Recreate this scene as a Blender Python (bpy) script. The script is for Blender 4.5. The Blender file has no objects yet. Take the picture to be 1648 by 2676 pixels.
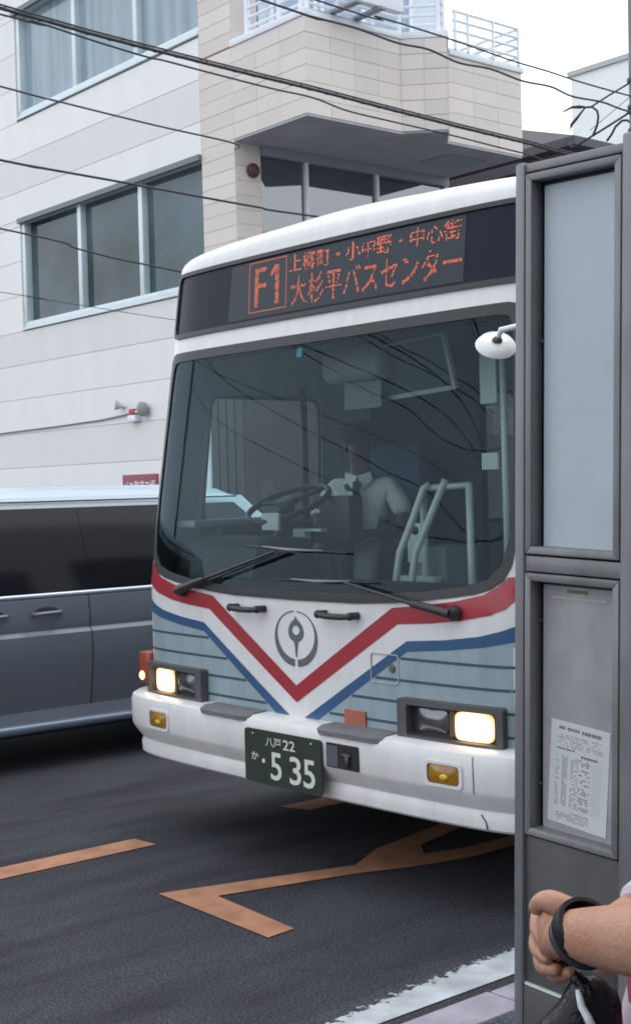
import bpy, bmesh, math, random
from mathutils import Vector, Matrix, Quaternion
from mathutils.geometry import delaunay_2d_cdt

random.seed(7)
C = bpy.context.scene.collection
SC = bpy.context.scene
R = math.radians

# ------------------------------------------------------------------ camera, sky, sun, exposure
YAW, PITCH, ROLL = R(50.2), R(1.0), R(1.55)
fwd = Vector((-math.sin(YAW) * math.cos(PITCH), math.cos(YAW) * math.cos(PITCH), -math.sin(PITCH)))
rgt = Vector((math.cos(YAW), math.sin(YAW), 0))
dwn = fwd.cross(rgt)
r2 = rgt * math.cos(ROLL) + dwn * math.sin(ROLL)
d2 = -rgt * math.sin(ROLL) + dwn * math.cos(ROLL)
cam_data = bpy.data.cameras.new('camera')
cam_data.sensor_fit = 'VERTICAL'
cam_data.sensor_height = 24.0
cam_data.lens = 24.0 * 3560.0 / 2676.0
cam_data.clip_start = 0.05
cam_data.clip_end = 3000
cam = bpy.data.objects.new('camera', cam_data)
C.objects.link(cam)
M3 = Matrix((r2, -d2, -fwd)).transposed()
cam.matrix_world = Matrix.Translation((0, 0, 1.66)) @ M3.to_4x4()
SC.camera = cam

SUN_EL, SUN_ROT = R(66), R(-16)
world = bpy.data.worlds.new("World")
SC.world = world
world.use_nodes = True
wt = world.node_tree
wt.nodes.clear()
w_out = wt.nodes.new('ShaderNodeOutputWorld')
w_bg = wt.nodes.new('ShaderNodeBackground')
w_sky = wt.nodes.new('ShaderNodeTexSky')
w_sky.sky_type = 'NISHITA'
w_sky.sun_disc = False
w_sky.sun_elevation = SUN_EL
w_sky.sun_rotation = SUN_ROT
w_sky.air_density = 1.0
w_sky.dust_density = 3.0
w_mix = wt.nodes.new('ShaderNodeMix')
w_mix.data_type = 'RGBA'
w_mix.inputs['Factor'].default_value = 0.86          # an overcast sky: mostly an even pale cloud layer
w_mix.inputs['B'].default_value = (10.9, 11.35, 12.0, 1)
wt.links.new(w_sky.outputs['Color'], w_mix.inputs['A'])
wt.links.new(w_mix.outputs['Result'], w_bg.inputs['Color'])
w_bg.inputs['Strength'].default_value = 0.125
wt.links.new(w_bg.outputs['Background'], w_out.inputs['Surface'])

sun_data = bpy.data.lights.new('sun', 'SUN')
sun_data.energy = 0.6
sun_data.angle = R(25)
sun_data.color = (1.0, 0.97, 0.93)
sun = bpy.data.objects.new('sun', sun_data)
C.objects.link(sun)
sun.rotation_euler = Vector((0.12, -0.42, -1.0)).to_track_quat('-Z', 'Y').to_euler()
sun.location = (0, 0, 30)

SC.view_settings.view_transform = 'Standard'
SC.view_settings.look = 'None'
SC.view_settings.exposure = 0.38
SC.view_settings.gamma = 1.0
SC.view_settings.use_curve_mapping = False
SC.cycles.filter_width = 1.8

# ------------------------------------------------------------------ materials
def nodes_of(name):
    m = bpy.data.materials.new(name)
    m.use_nodes = True
    return m, m.node_tree, m.node_tree.nodes['Principled BSDF']

def mat(name, col, rough=0.5, metal=0.0, var=0.0, scale=6.0, bump=0.0, bscale=60.0, spec=0.5, emit=None, estr=0.0,
        col2=None, detail=5.0, stretch=None, coat=0.0):
    m, t, b = nodes_of(name)
    b.inputs['Base Color'].default_value = (*col, 1)
    b.inputs['Roughness'].default_value = rough
    b.inputs['Metallic'].default_value = metal
    b.inputs['Specular IOR Level'].default_value = spec
    b.inputs['Coat Weight'].default_value = coat
    b.inputs['Coat Roughness'].default_value = 0.06
    if var or bump:
        tc = t.nodes.new('ShaderNodeTexCoord')
        src = tc.outputs['Object']
        if stretch:
            mp = t.nodes.new('ShaderNodeMapping')
            mp.inputs['Scale'].default_value = stretch
            t.links.new(src, mp.inputs['Vector'])
            src = mp.outputs['Vector']
    if var:
        n = t.nodes.new('ShaderNodeTexNoise')
        n.inputs['Scale'].default_value = scale
        n.inputs['Detail'].default_value = detail
        n.inputs['Roughness'].default_value = 0.6
        t.links.new(src, n.inputs['Vector'])
        rp = t.nodes.new('ShaderNodeValToRGB')
        c2 = col2 or tuple(c * (1 - var) for c in col)
        c1 = tuple(min(1, c * (1 + var * 0.5)) for c in col) if not col2 else col
        rp.color_ramp.elements[0].position = 0.3
        rp.color_ramp.elements[0].color = (*c2, 1)
        rp.color_ramp.elements[1].position = 0.7
        rp.color_ramp.elements[1].color = (*c1, 1)
        t.links.new(n.outputs['Fac'], rp.inputs['Fac'])
        t.links.new(rp.outputs['Color'], b.inputs['Base Color'])
        mr = t.nodes.new('ShaderNodeMapRange')
        mr.inputs['To Min'].default_value = max(0.02, rough - 0.08)
        mr.inputs['To Max'].default_value = min(1, rough + 0.08)
        t.links.new(n.outputs['Fac'], mr.inputs['Value'])
        t.links.new(mr.outputs['Result'], b.inputs['Roughness'])
    if bump:
        n2 = t.nodes.new('ShaderNodeTexNoise')
        n2.inputs['Scale'].default_value = bscale
        n2.inputs['Detail'].default_value = 4
        t.links.new(src, n2.inputs['Vector'])
        bp = t.nodes.new('ShaderNodeBump')
        bp.inputs['Strength'].default_value = bump
        bp.inputs['Distance'].default_value = 0.01
        t.links.new(n2.outputs['Fac'], bp.inputs['Height'])
        t.links.new(bp.outputs['Normal'], b.inputs['Normal'])
    if emit:
        b.inputs['Emission Color'].default_value = (*emit, 1)
        b.inputs['Emission Strength'].default_value = estr
    return m

def glass_mat(name, tint, ior=1.5, rough=0.0, dirt=0.0, refl=(1, 1, 1)):
    m = bpy.data.materials.new(name)
    m.use_nodes = True
    t = m.node_tree
    t.nodes.clear()
    o = t.nodes.new('ShaderNodeOutputMaterial')
    tr = t.nodes.new('ShaderNodeBsdfTransparent')
    tr.inputs['Color'].default_value = (*tint, 1)
    gl = t.nodes.new('ShaderNodeBsdfGlossy')
    gl.inputs['Roughness'].default_value = rough
    gl.inputs['Color'].default_value = (*refl, 1)
    fr = t.nodes.new('ShaderNodeFresnel')
    fr.inputs['IOR'].default_value = ior
    mx = t.nodes.new('ShaderNodeMixShader')
    t.links.new(fr.outputs['Fac'], mx.inputs['Fac'])
    t.links.new(tr.outputs['BSDF'], mx.inputs[1])
    t.links.new(gl.outputs['BSDF'], mx.inputs[2])
    last = mx
    if dirt:
        df = t.nodes.new('ShaderNodeBsdfDiffuse')
        df.inputs['Color'].default_value = (0.45, 0.47, 0.48, 1)
        n = t.nodes.new('ShaderNodeTexNoise')
        n.inputs['Scale'].default_value = 3.0
        n.inputs['Detail'].default_value = 6
        tc = t.nodes.new('ShaderNodeTexCoord')
        t.links.new(tc.outputs['Object'], n.inputs['Vector'])
        ml = t.nodes.new('ShaderNodeMath')
        ml.operation = 'MULTIPLY'
        ml.inputs[1].default_value = dirt
        t.links.new(n.outputs['Fac'], ml.inputs[0])
        m2 = t.nodes.new('ShaderNodeMixShader')
        t.links.new(ml.outputs[0], m2.inputs['Fac'])
        t.links.new(mx.outputs[0], m2.inputs[1])
        t.links.new(df.outputs[0], m2.inputs[2])
        last = m2
    t.links.new(last.outputs[0], o.inputs['Surface'])
    return m

# ------------------------------------------------------------------ mesh helpers
def basis(d):
    d = d.normalized()
    u = Vector((0, 0, 1)) if abs(d.z) < 0.9 else Vector((1, 0, 0))
    a = d.cross(u).normalized()
    return a, a.cross(d).normalized()

class MB:
    """collects shapes, then becomes one mesh object"""
    def __init__(s):
        s.v = []; s.f = []
    def add(s, vs, fs):
        o = len(s.v)
        s.v += [Vector(v) for v in vs]
        s.f += [tuple(i + o for i in f) for f in fs]
        return s
    def box(s, x0, x1, y0, y1, z0, z1, M=None):
        vs = [Vector((x, y, z)) for x in (x0, x1) for y in (y0, y1) for z in (z0, z1)]
        if M: vs = [M @ v for v in vs]
        return s.add(vs, [(0, 1, 3, 2), (4, 6, 7, 5), (0, 4, 5, 1), (2, 3, 7, 6), (0, 2, 6, 4), (1, 5, 7, 3)])
    def tube(s, pts, r, n=8, cap=True):
        pts = [Vector(p) for p in pts]
        rs = r if isinstance(r, (list, tuple)) else [r] * len(pts)
        vs = []; fs = []
        d = (pts[1] - pts[0]); a, b = basis(d)
        for i, p in enumerate(pts):
            if i == 0: d = pts[1] - pts[0]
            elif i == len(pts) - 1: d = pts[-1] - pts[-2]
            else: d = (pts[i + 1] - pts[i]).normalized() + (pts[i] - pts[i - 1]).normalized()
            d = d.normalized()
            a = (a - d * a.dot(d)).normalized(); b = d.cross(a)
            for k in range(n):
                th = 2 * math.pi * k / n
                vs.append(p + (a * math.cos(th) + b * math.sin(th)) * rs[i])
        for i in range(len(pts) - 1):
            for k in range(n):
                k2 = (k + 1) % n
                fs.append((i * n + k, i * n + k2, (i + 1) * n + k2, (i + 1) * n + k))
        if cap:
            fs.append(tuple(range(n - 1, -1, -1)))
            fs.append(tuple((len(pts) - 1) * n + k for k in range(n)))
        return s.add(vs, fs)
    def lathe(s, prof, o, d, n=24):
        """prof: (radius, height along d) pairs"""
        o = Vector(o); d = Vector(d).normalized(); a, b = basis(d)
        vs = []; fs = []
        for r_, h in prof:
            for k in range(n):
                th = 2 * math.pi * k / n
                vs.append(o + d * h + (a * math.cos(th) + b * math.sin(th)) * r_)
        for i in range(len(prof) - 1):
            for k in range(n):
                k2 = (k + 1) % n
                fs.append((i * n + k, i * n + k2, (i + 1) * n + k2, (i + 1) * n + k))
        fs.append(tuple(range(n - 1, -1, -1)))
        fs.append(tuple((len(prof) - 1) * n + k for k in range(n)))
        return s.add(vs, fs)
    def prism(s, poly, f0, f1):
        """poly 2-D; f0 / f1 map a 2-D point to the two faces"""
        n = len(poly)
        vs = [f0(p) for p in poly] + [f1(p) for p in poly]
        fs = [tuple(range(n)), tuple(range(2 * n - 1, n - 1, -1))]
        for i in range(n):
            j = (i + 1) % n
            fs.append((i, i + n, j + n, j))
        return s.add(vs, fs)
    def ell(s, c, rx, ry, rz, nu=16, nv=10, M=None):
        vs = []; fs = []
        for j in range(nv + 1):
            ph = math.pi * j / nv
            for i in range(nu):
                th = 2 * math.pi * i / nu
                p = Vector((rx * math.sin(ph) * math.cos(th), ry * math.sin(ph) * math.sin(th), rz * math.cos(ph)))
                if M: p = M @ p
                vs.append(Vector(c) + p)
        for j in range(nv):
            for i in range(nu):
                i2 = (i + 1) % nu
                fs.append((j * nu + i, j * nu + i2, (j + 1) * nu + i2, (j + 1) * nu + i))
        return s.add(vs, fs)
    def build(s, name, m, parent=None, smooth=False, bevel=0.0, bseg=2, recalc=True, angle=None):
        me = bpy.data.meshes.new(name)
        me.from_pydata([tuple(v) for v in s.v], [], s.f)
        bm = bmesh.new(); bm.from_mesh(me)
        bmesh.ops.remove_doubles(bm, verts=bm.verts, dist=1e-6)
        if recalc:
            bmesh.ops.recalc_face_normals(bm, faces=bm.faces)
        if bevel:
            es = [e for e in bm.edges if len(e.link_faces) == 2 and e.calc_face_angle(0) > R(25)]
            if es:
                bmesh.ops.bevel(bm, geom=es, offset=bevel, segments=bseg, affect='EDGES', profile=0.5, clamp_overlap=True)
        bm.to_mesh(me); bm.free()
        if smooth or bevel:
            for p in me.polygons: p.use_smooth = True
            if angle is not None or bevel:
                me.set_sharp_from_angle(angle=R(angle or 35))
        if m: me.materials.append(m)
        o = bpy.data.objects.new(name, me)
        C.objects.link(o)
        if parent: o.parent = parent
        return o

def tag(o, label=None, cat=None, group=None, kind=None):
    if label: o['label'] = label
    if cat: o['category'] = cat
    if group: o['group'] = group
    if kind: o['kind'] = kind
    return o

def thing(name, label, cat, loc=(0, 0, 0), rz=0.0, group=None):
    o = bpy.data.objects.new(name, None)
    o.empty_display_size = 0.3
    C.objects.link(o)
    o.location = loc
    o.rotation_euler = (0, 0, rz)
    return tag(o, label, cat, group)

def dup(o, parent=None, **kw):
    c = o.copy(); C.objects.link(c)
    if parent: c.parent = parent
    for ch in o.children:
        dup(ch, c)
    for k, v in kw.items(): c[k] = v
    return c

def piece(mesh_from, name, parent, M):
    """an alike piece sharing mesh data"""
    o = bpy.data.objects.new(name, mesh_from.data)
    C.objects.link(o); o.parent = parent
    o.matrix_local = M
    return o

def in_poly(x, y, poly):
    c = False; n = len(poly); j = n - 1
    for i in range(n):
        xi, yi = poly[i]; xj, yj = poly[j]
        if (yi > y) != (yj > y) and x < (xj - xi) * (y - yi) / (yj - yi) + xi: c = not c
        j = i
    return c

def resample(poly, step):
    out = []
    n = len(poly)
    for i in range(n):
        a = poly[i]; b = poly[(i + 1) % n]
        L = math.hypot(b[0] - a[0], b[1] - a[1])
        k = max(1, int(math.ceil(L / step)))
        for q in range(k):
            t = q / k
            out.append((a[0] + (b[0] - a[0]) * t, a[1] + (b[1] - a[1]) * t))
    return out

def tri_region(outer, holes, step):
    """triangulate a 2-D region with holes; returns points, triangles, loops"""
    loops = [resample(outer, step)] + [resample(h, step) for h in holes]
    pts = []; edges = []
    for lp in loops:
        o = len(pts)
        pts += lp
        edges += [(o + i, o + (i + 1) % len(lp)) for i in range(len(lp))]
    xs = [p[0] for p in loops[0]]; ys = [p[1] for p in loops[0]]
    x = min(xs) + step * 0.5
    while x < max(xs):
        y = min(ys) + step * 0.5
        while y < max(ys):
            if in_poly(x, y, loops[0]) and not any(in_poly(x, y, h) for h in loops[1:]):
                pts.append((x, y))
            y += step
        x += step
    v, e, f, *_ = delaunay_2d_cdt([Vector(p) for p in pts], edges, [], 0, 1e-6)
    fs = []
    for t in f:
        cx = sum(v[i].x for i in t) / len(t); cy = sum(v[i].y for i in t) / len(t)
        if in_poly(cx, cy, loops[0]) and not any(in_poly(cx, cy, h) for h in loops[1:]):
            fs.append(tuple(t))
    return [(p.x, p.y) for p in v], fs, loops

def rrect(x0, x1, y0, y1, r, n=5):
    out = []
    for cx, cy, a0 in ((x1 - r, y1 - r, 0), (x0 + r, y1 - r, 90), (x0 + r, y0 + r, 180), (x1 - r, y0 + r, 270)):
        for k in range(n + 1):
            a = R(a0 + 90 * k / n)
            out.append((cx + r * math.cos(a), cy + r * math.sin(a)))
    return out

def text_polys(body, size=1.0, bold=0.0):
    """letters as a flat mesh: vertices (x, y) and faces"""
    cu = bpy.data.curves.new('lettering', 'FONT')
    cu.body = body; cu.size = size; cu.offset = bold; cu.resolution_u = 3
    o = bpy.data.objects.new('lettering', cu)
    C.objects.link(o)
    bpy.context.view_layer.update()
    me = bpy.data.meshes.new_from_object(o.evaluated_get(bpy.context.evaluated_depsgraph_get()))
    vs = [(v.co.x, v.co.y) for v in me.vertices]; fs = [tuple(p.vertices) for p in me.polygons]
    bpy.data.objects.remove(o); bpy.data.curves.remove(cu); bpy.data.meshes.remove(me)
    return vs, fs

def fit_text(body, x0, x1, y0, y1, bold=0.0):
    vs, fs = text_polys(body, 1.0, bold)
    ax = min(v[0] for v in vs); bx = max(v[0] for v in vs); ay = min(v[1] for v in vs); by = max(v[1] for v in vs)
    return [(x0 + (v[0] - ax) / (bx - ax) * (x1 - x0), y0 + (v[1] - ay) / (by - ay) * (y1 - y0)) for v in vs], fs

def skin_mesh(joints, links, name, m, parent=None, sub=2, root=0):
    """a body from joints (x,y,z,rx,ry) and links, one continuous surface"""
    me = bpy.data.meshes.new(name)
    me.from_pydata([j[:3] for j in joints], links, [])
    o = bpy.data.objects.new(name, me)
    C.objects.link(o)
    o.modifiers.new('skin', 'SKIN').use_smooth_shade = True
    if not me.skin_vertices: 
        me.attributes.new('skin', 'FLOAT', 'POINT') if False else None
    sv = me.skin_vertices[0].data
    for i, j in enumerate(joints):
        sv[i].radius = (j[3], j[4] if len(j) > 4 else j[3])
        sv[i].use_root = (i == root)
    s = o.modifiers.new('sub', 'SUBSURF'); s.levels = sub; s.render_levels = sub
    bpy.context.view_layer.update()
    nm = bpy.data.meshes.new_from_object(o.evaluated_get(bpy.context.evaluated_depsgraph_get()))
    bpy.data.objects.remove(o); bpy.data.meshes.remove(me)
    nm.name = name
    for p in nm.polygons: p.use_smooth = True
    nm.materials.clear(); nm.materials.append(m)
    ob = bpy.data.objects.new(name, nm)
    C.objects.link(ob)
    if parent: ob.parent = parent
    return ob

# ================================================================== ground, road, kerb, pavement
def asphalt(name, base, dark, light):
    m, t, b = nodes_of(name)
    tc = t.nodes.new('ShaderNodeTexCoord')
    big = t.nodes.new('ShaderNodeTexNoise'); big.inputs['Scale'].default_value = 0.9; big.inputs['Detail'].default_value = 6
    fine = t.nodes.new('ShaderNodeTexNoise'); fine.inputs['Scale'].default_value = 95; fine.inputs['Detail'].default_value = 3
    sp = t.nodes.new('ShaderNodeTexVoronoi'); sp.inputs['Scale'].default_value = 38
    for n in (big, fine, sp): t.links.new(tc.outputs['Object'], n.inputs['Vector'])
    r1 = t.nodes.new('ShaderNodeValToRGB')
    r1.color_ramp.elements[0].position = 0.3; r1.color_ramp.elements[0].color = (*dark, 1)
    r1.color_ramp.elements[1].position = 0.72; r1.color_ramp.elements[1].color = (*base, 1)
    t.links.new(big.outputs['Fac'], r1.inputs['Fac'])
    r2_ = t.nodes.new('ShaderNodeValToRGB')
    r2_.color_ramp.elements[0].position = 0.40; r2_.color_ramp.elements[0].color = (0.45, 0.45, 0.45, 1)
    r2_.color_ramp.elements[1].position = 0.7; r2_.color_ramp.elements[1].color = (1.8, 1.8, 1.8, 1)
    t.links.new(fine.outputs['Fac'], r2_.inputs['Fac'])
    mu = t.nodes.new('ShaderNodeMix'); mu.data_type = 'RGBA'; mu.blend_type = 'MULTIPLY'; mu.inputs['Factor'].default_value = 0.9
    t.links.new(r1.outputs['Color'], mu.inputs['A']); t.links.new(r2_.outputs['Color'], mu.inputs['B'])
    rs = t.nodes.new('ShaderNodeValToRGB')
    rs.color_ramp.elements[0].position = 0.05; rs.color_ramp.elements[0].color = (1, 1, 1, 1)
    rs.color_ramp.elements[1].position = 0.12; rs.color_ramp.elements[1].color = (0, 0, 0, 1)
    t.links.new(sp.outputs['Distance'], rs.inputs['Fac'])
    m2 = t.nodes.new('ShaderNodeMath'); m2.operation = 'MULTIPLY'
    g = t.nodes.new('ShaderNodeMath'); g.operation = 'GREATER_THAN'; g.inputs[1].default_value = 0.62
    t.links.new(sp.outputs['Color'], g.inputs[0])
    t.links.new(rs.outputs['Color'], m2.inputs[0]); t.links.new(g.outputs[0], m2.inputs[1])
    mx = t.nodes.new('ShaderNodeMix'); mx.data_type = 'RGBA'
    t.links.new(m2.outputs[0], mx.inputs['Factor'])
    t.links.new(mu.outputs['Result'], mx.inputs['A']); mx.inputs['B'].default_value = (*light, 1)
    st = t.nodes.new('ShaderNodeTexNoise'); st.inputs['Scale'].default_value = 1.0; st.inputs['Detail'].default_value = 7; st.inputs['Roughness'].default_value = 0.65
    smp = t.nodes.new('ShaderNodeMapping'); smp.inputs['Scale'].default_value = (1.9, 0.42, 1); smp.inputs['Location'].default_value = (3.3, 1.7, 0)
    t.links.new(tc.outputs['Object'], smp.inputs['Vector']); t.links.new(smp.outputs['Vector'], st.inputs['Vector'])
    sr = t.nodes.new('ShaderNodeValToRGB')
    sr.color_ramp.elements[0].position = 0.36; sr.color_ramp.elements[0].color = (0.48, 0.48, 0.50, 1)
    sr.color_ramp.elements[1].position = 0.56; sr.color_ramp.elements[1].color = (1.12, 1.12, 1.12, 1)
    t.links.new(st.outputs['Fac'], sr.inputs['Fac'])
    cr = t.nodes.new('ShaderNodeTexVoronoi'); cr.feature = 'DISTANCE_TO_EDGE'; cr.inputs['Scale'].default_value = 0.62
    cw = t.nodes.new('ShaderNodeTexNoise'); cw.inputs['Scale'].default_value = 3; cw.inputs['Detail'].default_value = 5
    t.links.new(tc.outputs['Object'], cw.inputs['Vector'])
    ca = t.nodes.new('ShaderNodeMix'); ca.data_type = 'RGBA'; ca.inputs['Factor'].default_value = 0.16
    t.links.new(tc.outputs['Object'], ca.inputs['A']); t.links.new(cw.outputs['Color'], ca.inputs['B']); t.links.new(ca.outputs['Result'], cr.inputs['Vector'])
    cm = t.nodes.new('ShaderNodeMapRange'); cm.inputs['From Min'].default_value = 0.0; cm.inputs['From Max'].default_value = 0.007; cm.inputs['To Min'].default_value = 0.45; cm.inputs['To Max'].default_value = 1.0
    t.links.new(cr.outputs['Distance'], cm.inputs['Value'])
    f1 = t.nodes.new('ShaderNodeMix'); f1.data_type = 'RGBA'; f1.blend_type = 'MULTIPLY'; f1.inputs['Factor'].default_value = 1.0
    t.links.new(mx.outputs['Result'], f1.inputs['A']); t.links.new(sr.outputs['Color'], f1.inputs['B'])
    f2 = t.nodes.new('ShaderNodeMix'); f2.data_type = 'RGBA'; f2.blend_type = 'MULTIPLY'; f2.inputs['Factor'].default_value = 0.4
    t.links.new(f1.outputs['Result'], f2.inputs['A']); t.links.new(cm.outputs[0], f2.inputs['B'])
    t.links.new(f2.outputs['Result'], b.inputs['Base Color'])
    b.inputs['Roughness'].default_value = 0.85
    b.inputs['Specular IOR Level'].default_value = 0.3
    bp = t.nodes.new('ShaderNodeBump'); bp.inputs['Strength'].default_value = 0.5; bp.inputs['Distance'].default_value = 0.006
    t.links.new(fine.outputs['Fac'], bp.inputs['Height']); t.links.new(bp.outputs['Normal'], b.inputs['Normal'])
    return m

def road_paint(name, col, thr, wear_scale, edge=None):
    """road paint, worn through to the asphalt where a noise is low"""
    m, t, b = nodes_of(name)
    b.inputs['Roughness'].default_value = 0.75
    tc = t.nodes.new('ShaderNodeTexCoord')
    n = t.nodes.new('ShaderNodeTexNoise'); n.inputs['Scale'].default_value = wear_scale; n.inputs['Detail'].default_value = 8
    n.inputs['Roughness'].default_value = 0.7
    t.links.new(tc.outputs['Object'], n.inputs['Vector'])
    n2 = t.nodes.new('ShaderNodeTexNoise'); n2.inputs['Scale'].default_value = 7; n2.inputs['Detail'].default_value = 5
    t.links.new(tc.outputs['Object'], n2.inputs['Vector'])
    rc = t.nodes.new('ShaderNodeValToRGB')
    rc.color_ramp.elements[0].position = 0.3; rc.color_ramp.elements[0].color = (*[c * 0.62 for c in col], 1)
    rc.color_ramp.elements[1].position = 0.65; rc.color_ramp.elements[1].color = (*col, 1)
    t.links.new(n2.outputs['Fac'], rc.inputs['Fac']); t.links.new(rc.outputs['Color'], b.inputs['Base Color'])
    src = n.outputs['Fac']
    if edge:
        # edge: (axis x of the worn side, softness, y where the wear grows)
        sx = t.nodes.new('ShaderNodeSeparateXYZ'); t.links.new(tc.outputs['Object'], sx.inputs[0])
        a = t.nodes.new('ShaderNodeMapRange'); a.inputs['From Min'].default_value = edge[0]; a.inputs['From Max'].default_value = edge[1]
        a.inputs['To Min'].default_value = -0.42; a.inputs['To Max'].default_value = 0.25
        t.links.new(sx.outputs['X'], a.inputs['Value'])
        c = t.nodes.new('ShaderNodeMapRange'); c.inputs['From Min'].default_value = edge[2]; c.inputs['From Max'].default_value = edge[3]
        c.inputs['To Min'].default_value = -0.10; c.inputs['To Max'].default_value = 0.24
        t.links.new(sx.outputs['Y'], c.inputs['Value'])
        p = t.nodes.new('ShaderNodeMath'); p.operation = 'ADD'; t.links.new(a.outputs[0], p.inputs[0]); t.links.new(c.outputs[0], p.inputs[1])
        q = t.nodes.new('ShaderNodeMath'); q.operation = 'ADD'; t.links.new(p.outputs[0], q.inputs[0]); t.links.new(src, q.inputs[1])
        src = q.outputs[0]
    ra = t.nodes.new('ShaderNodeMapRange'); ra.inputs['From Min'].default_value = thr; ra.inputs['From Max'].default_value = thr + 0.06
    t.links.new(src, ra.inputs['Value'])
    t.links.new(ra.outputs[0], b.inputs['Alpha'])
    return m

m_road = asphalt('road_asphalt', (0.056, 0.058, 0.068), (0.034, 0.036, 0.044), (0.15, 0.15, 0.155))
m_pave = asphalt('pavement_asphalt', (0.075, 0.095, 0.115), (0.05, 0.066, 0.085), (0.14, 0.16, 0.18))
m_kerb = mat('kerb_concrete', (0.30, 0.28, 0.33), 0.85, var=0.25, scale=9, bump=0.4, bscale=80)

g = MB(); g.add([(-400, -400, -0.02), (400, -400, -0.02), (400, 400, -0.02), (-400, 400, -0.02)], [(0, 1, 2, 3)])
tag(g.build('ground', mat('ground_earth', (0.10, 0.10, 0.10), 0.9, var=0.2, scale=0.3)), kind='structure')
g = MB(); g.add([(-9.75, -120, 0), (-2.85, -120, 0), (-2.85, 160, 0), (-9.75, 160, 0)], [(0, 1, 2, 3)])
road = tag(g.build('road', m_road), kind='structure')
g = MB(); g.box(-2.69, 3.6, -120, 160, -0.05, 0.119)
tag(g.build('pavement', m_pave), kind='structure')
g = MB(); g.box(-14.3, -9.92, -120, 160, -0.05, 0.119)
tag(g.build('pavement', mat('far_pavement_concrete', (0.22, 0.22, 0.23), 0.85, var=0.2, scale=4)), kind='structure')

def kerb_run(x0, x1, ya, yb, name):
    base = MB(); base.box(x0 + 0.01, x1, ya, yb, -0.05, 0.105)
    k = tag(base.build('kerb', m_kerb), kind='structure')
    st = MB(); st.box(x0, x1 - 0.001, 0.004, 0.594, -0.04, 0.122)
    first = st.build('kerb_stone', m_kerb, k, bevel=0.008)
    first.location = (0, ya, 0)
    n = int((yb - ya) / 0.6)
    for i in range(1, n):
        piece(first, 'kerb_stone', k, Matrix.Translation((random.uniform(-.003, .003), ya + 0.6 * i, random.uniform(-.003, .003))))
kerb_run(-2.845, -2.69, -3.0, 15.0, 'near')
g = MB(); g.box(-9.92, -9.75, -120, 160, -0.05, 0.122)
tag(g.build('kerb', m_kerb), kind='structure')

m_orange = road_paint('orange_road_paint', (0.46, 0.22, 0.125), 0.29, 45)
m_white_line = road_paint('white_road_paint', (0.48, 0.52, 0.55), 0.37, 30, edge=(-3.29, -3.15, 2.5, 3.35))
m_white_far = road_paint('white_road_paint_far', (0.56, 0.6, 0.62), 0.36, 20)
def marking(name, poly, m, z=0.004):
    b = MB(); b.add([(x, y, z) for x, y in poly], [tuple(range(len(poly)))])
    return tag(b.build(name, m), kind='structure')
marking('centre_line_marking', [(-5.585, -6), (-5.415, -6), (-5.415, 3.48), (-5.582, 3.465)], m_orange)
marking('centre_line_marking', [(-5.585, 4.36), (-5.415, 4.42), (-5.415, 8.6), (-5.585, 8.6)], m_orange)
marking('centre_line_marking', [(-5.585, 9.6), (-5.415, 9.6), (-5.415, 14), (-5.585, 14)], m_orange)
marking('zigzag_marking', [(-4.745, 3.055), (-3.99, 3.04), (-4.0, 3.175), (-4.545, 3.21), (-4.385, 3.82), (-4.285, 4.07),
                           (-4.215, 4.35), (-4.20, 5.2), (-4.33, 5.2), (-4.34, 4.45), (-4.40, 4.25), (-4.52, 4.34), (-4.66, 4.9), (-4.78, 4.9), (-4.62, 4.16), (-4.485, 3.91)], m_orange)
marking('edge_line_marking', [(-3.29, -20), (-3.11, -20), (-3.11, 60), (-3.29, 60)], m_white_line)
marking('edge_line_marking', [(-9.5, -20), (-9.35, -20), (-9.35, 60), (-9.5, 60)], m_white_far)

# ================================================================== the corner building across the street
def tile_mat(name, col, amt):
    m, t, b = nodes_of(name)
    oi = t.nodes.new('ShaderNodeObjectInfo')
    tc = t.nodes.new('ShaderNodeTexCoord')
    n = t.nodes.new('ShaderNodeTexNoise'); n.inputs['Scale'].default_value = 1.0; n.inputs['Detail'].default_value = 8
    geo = t.nodes.new('ShaderNodeNewGeometry')
    mp = t.nodes.new('ShaderNodeMapping'); mp.inputs['Scale'].default_value = (2.2, 2.2, 0.35)      # rain streaks run down the wall
    t.links.new(geo.outputs['Position'], mp.inputs['Vector']); t.links.new(mp.outputs['Vector'], n.inputs['Vector'])
    a = t.nodes.new('ShaderNodeMath'); a.operation = 'ADD'
    t.links.new(oi.outputs['Random'], a.inputs[0]); t.links.new(n.outputs['Fac'], a.inputs[1])
    r = t.nodes.new('ShaderNodeValToRGB')
    r.color_ramp.elements[0].position = 0.25; r.color_ramp.elements[0].color = (*[c * (1 - amt) for c in col], 1)
    r.color_ramp.elements[1].position = 1.0; r.color_ramp.elements[1].color = (*[c * (1 + amt * .5) for c in col], 1)
    h = t.nodes.new('ShaderNodeMath'); h.operation = 'MULTIPLY'; h.inputs[1].default_value = 0.62
    t.links.new(a.outputs[0], h.inputs[0]); t.links.new(h.outputs[0], r.inputs['Fac'])
    t.links.new(r.outputs['Color'], b.inputs['Base Color'])
    b.inputs['Roughness'].default_value = 0.55
    return m

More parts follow.
